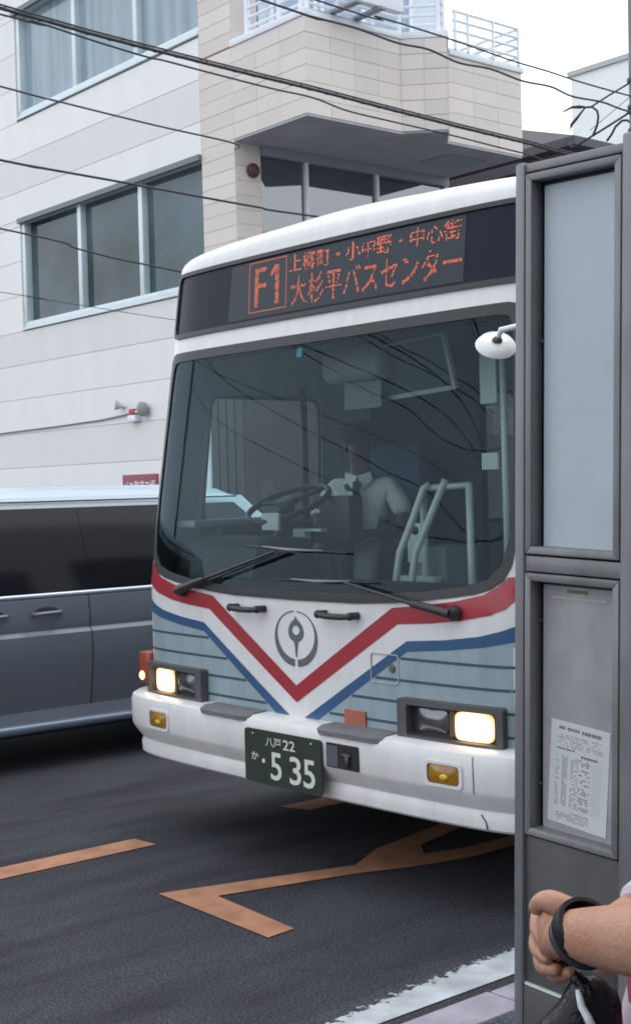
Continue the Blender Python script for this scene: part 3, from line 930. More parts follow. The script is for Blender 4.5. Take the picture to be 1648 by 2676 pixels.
fs = [(i * (J + 1) + j, i * (J + 1) + j + 1, (i + 1) * (J + 1) + j + 1, (i + 1) * (J + 1) + j) for i in range(n // 2) for j in range(J)]
b.add(vs, fs)
rf = b.build('roof', m_busw, bus, smooth=True, angle=50)
b = MB(); b.box(-0.62, 0.62, 2.3, 4.6, 2.87, 3.06); b.build('roof_unit', m_busw, bus, bevel=0.05)

# --- side walls with windows, back wall
def win(s0, s1, z0, z1, r=0.05): return rrect(s0, s1, z0, z1, r, 4)
def side(sgn, spec, door=None):
    outer = [(sgn * ws_s, 0.42), (sgn * SE, 0.42), (sgn * SE, roofline(SE)), (sgn * ws_s, roofline(SE))]
    holes = [win(*sorted((sgn * (SMAX + a), sgn * (SMAX + c))), z0, z1) for a, c, z0, z1 in spec]
    w = slab(outer, holes, -0.03, 0.0, 'side_wall', m_busw, bus, step=0.35, angle=40)
    for h in holes:
        slab(h, [], -0.012, -0.008, 'side_pane', m_sideglass, bus, step=0.4)
        cx = sum(p[0] for p in h) / len(h); cz = sum(p[1] for p in h) / len(h)
        inn = [(cx + (p[0] - cx) * 0.96, cz + (p[1] - cz) * 0.95) for p in h]
        slab(h, [inn], -0.02, 0.004, 'side_window_seal', m_rubber, bus, step=0.4)
    return w
right_spec = [(0.16, 0.98, 1.06, 2.2), ] + [(1.35 + 1.45 * k, 2.67 + 1.45 * k, 1.42, 2.25) for k in range(5)]
left_spec = [(0.112, 0.98, 1.49, 2.16)] + [(1.35 + 1.45 * k, 2.67 + 1.45 * k, 1.42, 2.25) for k in range(5)]
side(-1, left_spec); side(1, right_spec)
b = MB(); b.box(-BW + 0.01, BW - 0.01, LB - 0.02, LB, 0.42, 2.76); b.build('back_wall', m_busw, bus)
# stripes and blue skirt carried along the sides
for sg in (-1, 1):
    a, c = sorted((sg * (SMAX + 0.0), sg * (SE - 0.01)))
    slab([(a, 0.43), (c, 0.43), (c, 1.06), (a, 1.06)], [], 0, 0.0012, 'side_skirt', m_busblue, bus, step=1.0)
    slab([(a, 1.07), (c, 1.07), (c, 1.13), (a, 1.13)], [], 0, 0.0024, 'side_blue_stripe', m_blue, bus, step=1.0)
    slab([(a, 1.24), (c, 1.24), (c, 1.32), (a, 1.32)], [], 0, 0.0024, 'side_red_stripe', m_red, bus, step=1.0)

# --- front livery: pale blue lower panel, blue and red stripes running into a V
def livery(half_top, half_bot, off, name, m):
    o = [(l, z) for l, z in half_top] + [(l, z) for l, z in reversed(half_bot)]
    full = [(-l, z) for l, z in reversed(half_top) if l > 0] + half_top + list(reversed(half_bot)) + [(-l, z) for l, z in half_bot if l > 0]
    def S2(pts): return [(math.copysign(SMAX + (abs(l) - 2), l) if abs(l) >= 2 else s_of(l), z) for l, z in pts]
    return slab(S2(full), [], off - 0.0008, off, name, m, bus, step=0.06, angle=60)
red_t = [(0, 0.806), (0.598, 1.172), (0.75, 1.188), (0.93, 1.212), (1.06, 1.24), (1.12, 1.272), (1.16, 1.308), (2.0, 1.32)]
red_b = [(0, 0.733), (0.625, 1.108), (0.80, 1.12), (0.95, 1.137), (1.09, 1.165), (1.155, 1.192), (1.19, 1.222), (2.0, 1.24)]
blu_t = [(0, 0.641), (0.675, 1.043), (0.87, 1.059), (1.04, 1.082), (1.13, 1.105), (1.185, 1.125), (2.0, 1.13)]
blu_b = [(0, 0.585), (0.675, 1.001), (0.87, 1.018), (1.06, 1.042), (1.15, 1.06), (1.19, 1.068), (2.0, 1.07)]
livery(blu_t, blu_b, 0.0026, 'blue_stripe', m_blue)
livery(red_t, red_b, 0.0026, 'red_stripe', m_red)
for sg in (-1, 1):
    o = [(0.02, 0.44)] + [(0.02, 0.60)] + [(l, z + 0.02) for l, z in blu_b[1:-1]] + [(SMAX * 0 + 1.2419, 1.075), (1.2419, 0.44)]
    o = [(sg * (SMAX if l > 1.22 else s_of(l)), z) for l, z in o]
    slab(o, [], 0.0, 0.0014, 'lower_panel', m_busblue, bus, step=0.07, angle=60)
    for z in (0.972, 0.884, 0.797, 0.709):
        l0 = 0.675 * (z - 0.585) / (1.001 - 0.585) if z < 1.0 else 0.675
        pl = [(sg * s_of(l0 + 0.01 + (1.2419 - l0 - 0.01) * k / 14), z) for k in range(15)]
        slab(stroke(pl, 0.011), [], 0.0012, 0.0026, 'pinstripe', m_groove, bus, step=0.08)

# --- windscreen glass and its rubber
slab(ws_in, [], 0.001, 0.001, 'windscreen', m_wsglass, bus, step=0.06, angle=80, exact=True)
slab(ws_out, [ws_in], -0.03, 0.007, 'windscreen_rubber', m_rubber, bus, step=0.05)
# bright finishing bead in the rubber
mid = [((a[0]) * 0.985, 1.765 + (a[1] - 1.765) * 0.972) for a in ws_out]

b = MB(); b.add([FS(-0.115 + dx, z, -0.004) for dx, z in ((0, 2.245), (0.035, 2.245), (0.035, 2.285), (0, 2.285))], [(0, 1, 2, 3)]); b.build('inspection_sticker', mat('sticker_cyan', (0.10, 0.45, 0.55), 0.5), bus)

# --- destination band
slab(band, [rrect(s_(-1.148), s_(1.148), 2.447, 2.735, 0.03)], -0.02, 0.012, 'destination_rubber', m_rubber, bus, step=0.06)
m_bandglass = mat('dark_band_glass', (0.017, 0.019, 0.033), 0.2, spec=0.10)
slab(rrect(s_(-1.148), s_(1.148), 2.447, 2.735, 0.03), [], 0, 0.002, 'destination_glass', m_bandglass, bus, step=0.07, angle=60)
m_ledboard = mat('led_board', (0.034, 0.046, 0.058), 0.4, spec=0.2, var=0.1, scale=40)
slab([(-0.66, 2.458), (0.885, 2.458), (0.885, 2.726), (-0.66, 2.726)], [], 0.002, 0.0034, 'led_board', m_ledboard, bus, step=0.1)
m_led = mat('led_orange', (0.5, 0.08, 0.03), 0.5, emit=(1.0, 0.20, 0.09), estr=0.5)

def raster(vs, fs, pitch, fn, keep=1.0):
    """lit diodes: grid points inside the lettering"""
    out = []
    x0 = min(v[0] for v in vs); x1 = max(v[0] for v in vs); y0 = min(v[1] for v in vs); y1 = max(v[1] for v in vs)
    tris = []
    for f in fs:
        for k in range(1, len(f) - 1):
            tris.append((vs[f[0]], vs[f[k]], vs[f[k + 1]]))
    lit = set()
    for a, b_, c in tris:
        mx, Mx = min(a[0], b_[0], c[0]), max(a[0], b_[0], c[0]); my, My = min(a[1], b_[1], c[1]), max(a[1], b_[1], c[1])
        i0, i1 = int(math.floor(mx / pitch)), int(math.ceil(Mx / pitch)); j0, j1 = int(math.floor(my / pitch)), int(math.ceil(My / pitch))
        for i in range(i0, i1 + 1):
            for j in range(j0, j1 + 1):
                px, py = i * pitch, j * pitch
                d1 = (px - b_[0]) * (a[1] - b_[1]) - (a[0] - b_[0]) * (py - b_[1])
                d2_ = (px - c[0]) * (b_[1] - c[1]) - (b_[0] - c[0]) * (py - c[1])
                d3 = (px - a[0]) * (c[1] - a[1]) - (c[0] - a[0]) * (py - a[1])
                e = 1e-9
                if not ((d1 < -e or d2_ < -e or d3 < -e) and (d1 > e or d2_ > e or d3 > e)): lit.add((i, j))
    return [(i * pitch, j * pitch) for i, j in lit if random.random() < keep]
P = 0.0068
dots = []
vs, fs = fit_text('上柳町・小中野・中心街', -0.215, 0.862, 2.634, 2.716, bold=0.004)
dots += raster(vs, fs, P * 0.86, None, 0.78)
vs, fs = fit_text('大杉平バスセンター', -0.20, 0.872, 2.478, 2.615, bold=0.006)
dots += raster(vs, fs, P, None, 0.78)
vs, fs = fit_text('F', -0.470, -0.385, 2.505, 2.690, bold=0.0)
dots += raster(vs, fs, P, None, 0.84)
dots += raster([(-0.316, 2.505), (-0.292, 2.505), (-0.292, 2.690), (-0.316, 2.690), (-0.350, 2.656), (-0.350, 2.636), (-0.316, 2.664)], [(0, 1, 2, 3), (3, 4, 5, 6)], P, None, 0.84)
for k in range(31):
    dots += [(-0.515 + 0.00933 * k, 2.718), (-0.515 + 0.00933 * k, 2.484)]
for k in range(26):
    dots += [(-0.515, 2.484 + 0.009 * k), (-0.235, 2.484 + 0.009 * k)]
b = MB()
for x, z in dots:
    lean = 0.16 * (2.72 - z) * (1 if x < -0.0 else max(0, 1 - x * 1.4))
    x += lean * 0.6
    h = 0.0024
    o = len(b.v)
    b.v += [FS(x - h, z - h, 0.0042), FS(x + h, z - h, 0.0042), FS(x + h, z + h, 0.0042), FS(x - h, z + h, 0.0042)]
    b.f.append((o, o + 1, o + 2, o + 3))
lt = b.build('led_lettering', m_led, bus, recalc=False)

# --- headlamps
m_lampon = mat('headlamp_lit', (0.9, 0.85, 0.7), 0.3)
def lit_lens():
    m, t, b_ = nodes_of('headlamp_lit')
    tc = t.nodes.new('ShaderNodeTexCoord'); mp = t.nodes.new('ShaderNodeMapping')
    t.links.new(tc.outputs['UV'], mp.inputs['Vector'])
    mp.inputs['Location'].default_value = (-0.5, -0.5, 0)
    ln = t.nodes.new('ShaderNodeVectorMath'); ln.operation = 'LENGTH'
    t.links.new(mp.outputs['Vector'], ln.inputs[0])
    rp = t.nodes.new('ShaderNodeValToRGB')
    e = rp.color_ramp.elements
    e[0].position = 0.22; e[0].color = (1.0, 0.74, 0.40, 1)
    e[1].position = 0.66; e[1].color = (1.0, 0.42, 0.10, 1)
    t.links.new(ln.outputs['Value'], rp.inputs['Fac'])
    rs_ = t.nodes.new('ShaderNodeMapRange'); rs_.inputs['From Min'].default_value = 0.35; rs_.inputs['From Max'].default_value = 0.68
    rs_.inputs['To Min'].default_value = 4.0; rs_.inputs['To Max'].default_value = 0.8
    t.links.new(ln.outputs['Value'], rs_.inputs['Value'])
    t.links.new(rp.outputs['Color'], b_.inputs['Emission Color']); t.links.new(rs_.outputs[0], b_.inputs['Emission Strength'])
    return m
m_lit = lit_lens()
m_lens = mat('lamp_lens', (0.20, 0.20, 0.22), 0.12, var=0.5, scale=14, metal=0.7)
m_amber = mat('amber_lens', (0.36, 0.17, 0.01), 0.18, var=0.35, scale=25, coat=0.5)
m_marker = mat('marker_red_orange', (0.30, 0.055, 0.025), 0.3)
m_glow = mat('marker_lit', (0.8, 0.4, 0.1), 0.4, emit=(1.0, 0.55, 0.16), estr=4.0)

def uv_by_box(o):
    me = o.data; uv = me.uv_layers.new(name='UVMap')
    us = [v.co.x for v in me.vertices]; zs_ = [v.co.z for v in me.vertices]
    for lp in me.loops:
        c = me.vertices[lp.vertex_index].co
        uv.data[lp.index].uv = ((c.x - min(us)) / (max(us) - min(us)), (c.z - min(zs_)) / (max(zs_) - min(zs_)))
def lens(poly, lo, hi, name, m, parent, dome=0.0, step=0.025):
    pts, fs, loops = tri_region(poly, [], step)
    cx = sum(p[0] for p in poly) / len(poly); cz = sum(p[1] for p in poly) / len(poly)
    rx = max(abs(p[0] - cx) for p in poly); rz = max(abs(p[1] - cz) for p in poly)
    b_ = MB()
    b_.add([FS(x, z, hi + dome * max(0, 1 - ((x - cx) / rx) ** 2) * max(0, 1 - ((z - cz) / rz) ** 2)) for x, z in pts], fs)
    lp = loops[0]; n_ = len(lp)
    b_.add([FS(x, z, hi) for x, z in lp] + [FS(x, z, lo) for x, z in lp], [(i, (i + 1) % n_, n_ + (i + 1) % n_, n_ + i) for i in range(n_)])
    return b_.build(name, m, parent, smooth=True, angle=50)
for sg in (-1, 1):
    def q(l0, l1, z0, z1, r):
        a, c = sorted((sg * s_of(l0), sg * s_of(l1)))
        return rrect(a, c, z0, z1, r)
    outer = q(0.652, 1.150, 0.642, 0.822, 0.012)
    inner = q(0.700, 1.125, 0.680, 0.800, 0.012)
    hous = slab(outer, [inner], 0.0, 0.045, 'headlamp_housing', m_housing, bus, step=0.04)
    slab(inner, [], 0.0015, 0.004, 'headlamp_back', m_blackp, hous, step=0.05)
    l1 = lens(q(0.735, 0.893, 0.700, 0.786, 0.02), 0.004, 0.014, 'headlamp_lens', m_lens, hous, 0.012)
    l1['label'] = 'unlit clear inner headlamp lens'
    l2 = lens(q(0.930, 1.098, 0.684, 0.790, 0.022), 0.004, 0.018, 'headlamp_lens', m_lit, hous, 0.014)
    uv_by_box(l2); l2['label'] = 'lit warm white outer headlamp lens'
    slab(q(0.899, 0.922, 0.690, 0.790, 0.004), [], 0.004, 0.016, 'headlamp_divider', mat('divider_bronze', (0.14, 0.085, 0.045), 0.4), hous, step=0.03)
    # corner marker lamp
    a, c = sorted((sg * (SMAX - 0.01), sg * (SMAX + 0.10)))
    b = MB(); xa, xb = sorted((sg * 1.19, sg * 1.292)); b.box(xa, xb, 0.045, 0.17, 0.700, 0.858); mk = b.build('marker_lamp', m_marker, bus, bevel=0.012)
    if sg < 0:
        b = MB(); b.ell((-1.262, 0.045, 0.738), 0.020, 0.012, 0.022); b.build('marker_bulb', m_glow, mk, smooth=True)

# --- bumper
prof = [(0.0, 0.672), (0.085, 0.668), (0.108, 0.655), (0.116, 0.63), (0.114, 0.52), (0.108, 0.502), (0.062, 0.440), (0.064, 0.428), (0.070, 0.415), (0.066, 0.372), (0.055, 0.362), (0.0, 0.362)]
sb = [SMAX * k / 60 for k in range(-60, 61)]
sb = [-(SMAX + 0.30), -(SMAX + 0.15)] + sb + [SMAX + 0.15, SMAX + 0.30]
b = MB(); n = len(prof)
b.add([FS(s, z, o + 0.0) for s in sb for o, z in prof], [(i * n + k, i * n + k + 1, (i + 1) * n + k + 1, (i + 1) * n + k) for i in range(len(sb) - 1) for k in range(n - 1)]
      + [tuple(range(n)), tuple((len(sb) - 1) * n + k for k in range(n - 1, -1, -1))])
bump = b.build('bumper', m_busw, bus, smooth=True, angle=38)
for l0, l1 in ((-0.575, -0.205), (0.245, 0.625)):
    p = [(s_of(l0), 0), (s_of(l1), 0)]
    N_ = 8; b = MB(); vs = []
    for k in range(N_ + 1):
        s = p[0][0] + (p[1][0] - p[0][0]) * k / N_
        e_ = 0.02 if k in (0, N_) else 0.0
        for o, z in ((0.004, 0.676), (0.100 - e_, 0.674), (0.126 - e_, 0.662), (0.126 - e_, 0.642), (0.1, 0.64), (0.004, 0.64)):
            vs.append(FS(s, z, o))
    fs = [(i * 6 + k, i * 6 + (k + 1) % 6, (i + 1) * 6 + (k + 1) % 6, (i + 1) * 6 + k) for i in range(N_) for k in range(6)] + [tuple(range(6)), tuple(N_ * 6 + k for k in range(5, -1, -1))]
    b.add(vs, fs); b.build('step_pad', m_pad, bump, smooth=True, angle=35)
for l0, l1 in ((-1.005, -0.825), (0.855, 1.03)):
    o_ = rrect(s_of(l0) , s_of(l1), 0.518, 0.616, 0.018)
    i_ = rrect(s_of(l0) + 0.014, s_of(l1) - 0.014, 0.530, 0.604, 0.016)
    f = slab(o_, [i_], 0.113, 0.121, 'fog_lamp', m_busw, bump, step=0.03)
    slab(i_, [], 0.1155, 0.1165, 'fog_lamp_back', m_blackp, f, step=0.03)
    ln = lens(rrect(s_of(l0) + 0.02, s_of(l1) - 0.018, 0.532, 0.602, 0.018), 0.117, 0.118, 'fog_lamp_lens', m_amber, f, 0.012)
    b = MB(); cxx = (s_of(l0) + s_of(l1)) / 2
    b.ell(FS(cxx + 0.01, 0.560, 0.127), 0.022, 0.006, 0.012); b.build('fog_lamp_bulb', mat('fog_yellow', (0.62, 0.50, 0.03), 0.2), f, smooth=True)
# recess beside the plate: its shade painted as a dark sheet, tow eye in front
o_ = rrect(s_of(0.312), s_of(0.505), 0.515, 0.616, 0.008)
hole = slab(o_, [], 0.1165, 0.118, 'tow_recess_shade', mat('recess_shade_dark', (0.012, 0.012, 0.014), 0.6), bump, step=0.04)
slab(rrect(s_of(0.315), s_of(0.382), 0.520, 0.606, 0.006), [], 0.118, 0.1195, 'recess_plate', mat('recess_grey', (0.085, 0.10, 0.115), 0.5), hole, step=0.04)
b = MB(); b.tube([FS(0.41, 0.575, 0.122), FS(0.46, 0.572, 0.122)], 0.007, 8); b.tube([FS(0.44, 0.572, 0.122), FS(0.445, 0.53, 0.122)], 0.010, 8); b.build('tow_eye', mat('tow_eye_grey', (0.10, 0.09, 0.085), 0.5, metal=0.5), hole, smooth=True)
for l_, dz in ((1.085, 0.0),):
    pl = [(s_of(1.085), 0.64), (s_of(1.085), 0.50)]
    slab(stroke([(s_of(1.072), 0.648), (s_of(1.074), 0.51)], 0.003), [], 0.1155, 0.1175, 'bumper_seam', m_housing, bump, step=0.05)
    slab(stroke([(s_of(1.075), 0.425), (s_of(1.093), 0.40), (s_of(1.098), 0.372)], 0.004), [], 0.068, 0.0725, 'bumper_crack', m_housing, bump, step=0.05)

# --- number plate
m_plate = mat('plate_green', (0.018, 0.035, 0.024), 0.45, var=0.1, scale=8)
m_platew = mat('plate_white', (0.66, 0.68, 0.64), 0.5)
pl = slab(rrect(-0.212, 0.292, 0.386, 0.619, 0.018), [], 0.121, 0.129, 'number_plate', m_plate, bus, step=0.06)
def plate_text(body, x0, x1, z0, z1, bold=0.0):
    vs, fs = fit_text(body, x0, x1, z0, z1, bold)
    b_ = MB(); b_.add([FS(x, z, 0.1302) for x, z in vs], fs)
    b_.build('plate_lettering', m_platew, pl, recalc=False)
plate_text('八戸', -0.065, 0.040, 0.553, 0.592, 0.006)
plate_text('22', 0.052, 0.130, 0.551, 0.594, 0.012)
plate_text('か', -0.165, -0.115, 0.485, 0.520, 0.008)
plate_text('5', -0.034, 0.040, 0.412, 0.532, 0.012)
plate_text('3', 0.092, 0.166, 0.410, 0.530, 0.012)
plate_text('5', 0.180, 0.254, 0.409, 0.529, 0.012)
b = MB(); b.prism([(-0.082 + 0.011 * math.cos(a * math.pi / 6), 0.487 + 0.010 * math.sin(a * math.pi / 6)) for a in range(12)], lambda p: FS(p[0], p[1], 0.1292), lambda p: FS(p[0], p[1], 0.1302))
b.build('plate_dot', m_platew, pl)
for x in (-0.15, 0.235):
    b = MB(); b.lathe([(0, 0), (0.007, 0), (0.006, 0.004), (0, 0.005)], FS(x, 0.597, 0.129), (0, -1, 0), 10); b.build('plate_bolt', m_chrome, pl)

# --- emblem: an open ring thick at the foot round a torch-shaped pin
m_embl = mat('emblem_grey', (0.105, 0.125, 0.15), 0.4)
def ring_half(sg):
    o = []; i_ = []
    for k in range(0, 25):
        a = R(-88 + 176 * k / 24)           # from the foot up to the crown
        ca, sa = math.cos(a), math.sin(a)
        o.append((sg * (0.006 + 0.136 * ca), 1.010 + 0.121 * sa))
        th = 0.5 - 0.5 * sa                 # thicker at the foot
        i_.append((sg * (0.007 + (0.124 - 0.012 * th) * ca), 1.022 + (0.103) * sa + 0.0015))
    return o + i_[::-1]
emb = slab([(x + 0.004, z) for x, z in ring_half(1)], [], 0.0, 0.003, 'emblem', m_embl, bus, step=0.03)
slab([(x + 0.004, z) for x, z in ring_half(-1)], [], 0.0, 0.003, 'emblem_half_ring', m_embl, emb, step=0.03)
torch = [(0.0, 1.107), (0.006, 1.100), (0.008, 1.094), (0.025, 1.084), (0.042, 1.066), (0.050, 1.045), (0.048, 1.025), (0.036, 1.008), (0.014, 0.996), (0.008, 0.975), (0.003, 0.930)]
torch = torch + [(-x, z) for x, z in reversed(torch) if x > 0]
hole_ = [(0.026 * math.cos(a * math.pi / 9), 1.047 + 0.021 * math.sin(a * math.pi / 9)) for a in range(18)]
slab([(x + 0.006, z) for x, z in torch], [[(x + 0.006, z) for x, z in hole_]], 0, 0.003, 'emblem_torch', m_embl, emb, step=0.02)

# --- grab handles
for l0, l1 in ((-0.415, -0.195), (0.19, 0.41)):
    b = MB()
    z = 1.130
    b.tube([FS(l0 + 0.012, z, 0.045), FS(l0 + 0.05, z - 0.004, 0.05), FS((l0 + l1) / 2, z - 0.005, 0.052), FS(l1 - 0.05, z - 0.004, 0.05), FS(l1 - 0.012, z, 0.045)], [0.013, 0.0135, 0.0135, 0.0135, 0.013], 10)
    for l in (l0 + 0.012, l1 - 0.012):
        b.tube([FS(l, z, 0.0), FS(l, z, 0.046)], 0.016, 10); b.ell(FS(l, z, 0.046), 0.017, 0.017, 0.018)
    b.build('grab_handle', m_blackp, bus, smooth=True, angle=50)

# --- filler hatch with its lock, and the small orange plate
ho = rrect(s_of(0.470), s_of(0.628), 0.864, 0.985, 0.014)
hi_ = rrect(s_of(0.470) + 0.004, s_of(0.628) - 0.004, 0.868, 0.981, 0.011)
hh = slab(ho, [hi_], 0.001, 0.0052, 'hatch_edge', mat('hatch_edge_grey', (0.42, 0.46, 0.47), 0.4), bus, step=0.04)
b = MB(); b.lathe([(0, 0), (0.017, 0), (0.015, 0.006), (0, 0.007)], FS(0.592, 0.928, 0.003), (0, -1, 0), 14); b.build('hatch_lock', mat('lock_dark', (0.10, 0.12, 0.10), 0.4), hh)
slab(rrect(0.312, 0.437, 0.664, 0.737, 0.005), [], 0.002, 0.011, 'orange_plate', mat('orange_plate', (0.42, 0.13, 0.08), 0.6, var=0.15, scale=9), bus, step=0.05)

# --- wipers
def wiper(pivot, elbow, blade0, blade1, second):
    b_ = MB()
    b_.lathe([(0, 0), (0.03, 0), (0.028, 0.03), (0.018, 0.045), (0, 0.046)], FS(*pivot, 0.0), (0, -1, 0), 14)
    b_.tube([FS(*pivot, 0.04), FS(pivot[0] + (elbow[0] - pivot[0]) * .32, pivot[1] + (elbow[1] - pivot[1]) * .32, 0.05)], [0.021, 0.015], 8)
    k0 = (pivot[0] + (elbow[0] - pivot[0]) * .3, pivot[1] + (elbow[1] - pivot[1]) * .3)
    b_.tube([FS(*k0, 0.052), FS(*elbow, 0.045)], [0.009, 0.006], 8)
    w = b_.build('wiper_arm', m_blackp, bus, smooth=True, angle=50)
    if second:
        b_ = MB(); b_.tube([FS(pivot[0] + 0.055, pivot[1] + 0.002, 0.03), FS(elbow[0] + 0.03 * second, elbow[1] - 0.004, 0.04)], 0.0055, 8)
        b_.build('wiper_link', m_blackp, w, smooth=True)
    b_ = MB()
    b_.tube([FS(*blade0, 0.025), FS((blade0[0] + blade1[0]) / 2, (blade0[1] + blade1[1]) / 2, 0.028), FS(*blade1, 0.025)], [0.004, 0.007, 0.004], 6)
    b_.build('wiper_blade', m_rubber, w, smooth=True)
    b_ = MB(); mx_ = ((blade0[0] + blade1[0]) / 2, (blade0[1] + blade1[1]) / 2)
    b_.tube([FS(blade0[0] * .6 + mx_[0] * .4, blade0[1] * .6 + mx_[1] * .4 + .004, 0.035), FS(*mx_, 0.05), FS(blade1[0] * .6 + mx_[0] * .4, blade1[1] * .6 + mx_[1] * .4 + .004, 0.035)], [0.004, 0.007, 0.004], 6)
    b_.build('blade_clip', mat('clip_grey', (0.22, 0.22, 0.22), 0.35), w, smooth=True)
wiper((s_of(-0.84), 1.188), (-0.10, 1.388), (-0.335, 1.408), (0.335, 1.386), 1)
wiper((s_of(0.935), 1.168), (0.36, 1.268), (-0.115, 1.266), (0.505, 1.270), 0)

# --- door-side mirror on its arm, round and white-backed
mc = Vector((1.335, -0.17, 2.145))
b = MB(); b.lathe([(0, -0.024), (0.035, -0.022), (0.060, -0.014), (0.070, 0.0), (0.073, 0.005), (0.070, 0.010), (0, 0.011)], mc, (-0.52, 0.40, -0.70), 28)
mr = b.build('mirror', m_busw, bus, smooth=True, angle=50)
b = MB(); b.tube([mc + Vector((0.014, -0.01, 0.014)), mc + Vector((0.05, -0.03, 0.045)), mc + Vector((0.13, 0.06, 0.07)), mc + Vector((0.12, 0.34, 0.03)), mc + Vector((-0.06, 0.40, 0.03))], 0.011, 8); b.build('mirror_arm', m_steel, mr, smooth=True)
b = MB(); b.ell(mc + Vector((0.018, -0.014, 0.014)), 0.019, 0.019, 0.016); b.build('mirror_clamp', mat('clamp_bronze', (0.10, 0.08, 0.07), 0.4), mr, smooth=True)

# --- underside and wheels
b = MB(); b.box(-1.16, 1.16, 0.30, LB - 0.1, 0.40, 0.88); b.box(-1.0, 1.0, 0.12, 1.0, 0.42, 0.88); b.build('chassis', m_dark, bus)
m_tyre = mat('tyre', (0.018, 0.018, 0.019), 0.8, var=0.2, scale=10)
for y in (1.75, 6.1):
    for sg in (-1, 1):
        b = MB(); b.lathe([(0.0, 0.0), (0.30, 0.0), (0.44, 0.015), (0.47, 0.05), (0.47, 0.19), (0.44, 0.225), (0.3, 0.24), (0, 0.24)], (sg * 1.205, y, 0.47), (-sg, 0, 0), 28)
        w = b.build('wheel', m_tyre, bus, smooth=True, angle=40)
        b = MB(); b.lathe([(0, 0.02), (0.1, 0.03), (0.12, -0.02), (0.24, -0.01), (0.27, 0.0), (0.27, 0.03), (0, 0.03)], (sg * 1.203, y, 0.47), (-sg, 0, 0), 24)
        b.build('rim', mat('rim_grey', (0.4, 0.4, 0.4), 0.4, metal=0.6), w, smooth=True, angle=40)

# --- inside
b = MB(); b.box(-1.18, 1.18, 0.16, LB - 0.06, 0.885, 0.92); b.build('floor', m_floor, bus)
b = MB(); b.box(-1.10, 1.10, 0.34, LB - 0.06, 2.44, 2.47); b.build('ceiling', m_inside, bus)
b = MB(); b.box(-1.06, 1.06, 0.30, 0.34, 2.31, 2.75); b.build('sign_box_back', m_dark, bus)
b = MB(); b.box(-1.16, 1.16, LB - 0.06, LB - 0.03, 0.93, 2.44); b.build('rear_bulkhead', mat('bulkhead_dark', (0.05, 0.05, 0.055), 0.7), bus)
dsh = MB()
dsh.prism([(0.10, 0.93), (0.10, 1.20), (0.16, 1.235), (0.50, 1.235), (0.52, 0.93)], lambda p: Vector((-1.13, p[0], p[1])), lambda p: Vector((1.08, p[0], p[1])))
da = dsh.build('dashboard', m_dash, bus, bevel=0.02)
b = MB(); b.prism([(0.16, 1.235), (0.20, 1.40), (0.30, 1.44), (0.56, 1.42), (0.58, 1.235)], lambda p: Vector((-1.12, p[0], p[1])), lambda p: Vector((-0.50, p[0], p[1])))
b.build('instrument_hood', m_dash, da, bevel=0.03)
b = MB(); b.box(-1.165, -1.00, 0.36, 1.30, 0.93, 1.475); b.build('driver_door_panel', m_dash, bus, bevel=0.02)
b = MB(); b.box(-1.175, -1.02, 0.22, 1.25, 1.478, 1.515); b.build('driver_sill', m_dashtop, bus, bevel=0.01)
b = MB(); b.box(-1.18, -0.36, 1.60, 1.63, 0.93, 2.44); b.box(-0.36, -0.33, 1.59, 1.64, 0.93, 2.44); b.build('driver_partition', m_dash, bus)
b = MB(); b.tube([(-1.02, 0.96, 1.5), (-1.02, 0.96, 2.2)], 0.018, 8); b.build('window_post', m_dash, bus, smooth=True)
# steering wheel
sw_c = Vector((-0.74, 0.60, 1.585)); nrm = Vector((0.02, -0.40, 0.92)).normalized(); a_, b_v = basis(nrm)
b = MB(); b.tube([sw_c + (a_ * math.cos(t * math.pi / 20) + b_v * math.sin(t * math.pi / 20)) * 0.215 for t in range(41)], 0.016, 8, cap=False)
sw = b.build('steering_wheel', m_rubber, bus, smooth=True)
b = MB()
for ang in (20, 160, 270):
    b.tube([sw_c, sw_c + (a_ * math.cos(R(ang)) + b_v * math.sin(R(ang))) * 0.21], 0.012, 6)
b.lathe([(0, 0), (0.06, 0), (0.05, 0.03), (0, 0.035)], sw_c, nrm, 16); b.build('wheel_spoke', m_blackp, sw, smooth=True, angle=40)
b = MB(); b.tube([sw_c - nrm * 0.01, Vector((-0.72, 0.36, 1.0))], 0.035, 10); b.build('steering_column', m_blackp, sw, smooth=True)
b = MB(); b.box(-0.71, -0.58, 0.40, 0.42, 1.46, 1.545); b.build('instrument_card', m_card, da, bevel=0.005)
# driver's seat
b = MB(); b.box(-1.00, -0.54, 0.90, 1.38, 1.20, 1.32); st = b.build('driver_seat', m_seat, bus, bevel=0.04)
b = MB(); b.box(-1.00, -0.54, 1.34, 1.46, 1.30, 1.90); b.build('seat_back', m_seat, st, bevel=0.05)
b = MB(); b.box(-0.92, -0.62, 0.95, 1.3, 0.92, 1.2); b.build('seat_base', m_dash, st)
# ticket machine, fare box, handrails
b = MB(); b.box(-0.66, -0.40, 0.70, 0.80, 1.38, 1.62); tm = b.build('ticket_machine', m_blackp, bus, bevel=0.015)
b = MB(); b.tube([(-0.52, 0.75, 0.92), (-0.52, 0.75, 1.38)], 0.03, 8); b.build('machine_post', m_blackp, tm, smooth=True)
b = MB(); b.box(-0.66, -0.575, 0.56, 0.60, 1.36, 1.45); b.box(-0.66, -0.45, 0.56, 0.60, 1.45, 1.462); b.build('receipt_holder', m_card, tm)
b = MB(); b.box(-0.265, -0.02, 0.975, 1.22, 0.92, 1.36); fbx = b.build('fare_box', m_inside, bus, bevel=0.02)
b = MB(); b.box(-0.26, -0.145, 0.955, 0.975, 1.28, 1.475); b.build('fare_panel', m_card, fbx, bevel=0.006)
b = MB(); b.lathe([(0, 0), (0.022, 0), (0.02, 0.01), (0, 0.011)], (-0.20, 0.955, 1.44), (0, -1, 0), 12); b.build('fare_knob', m_blackp, fbx)
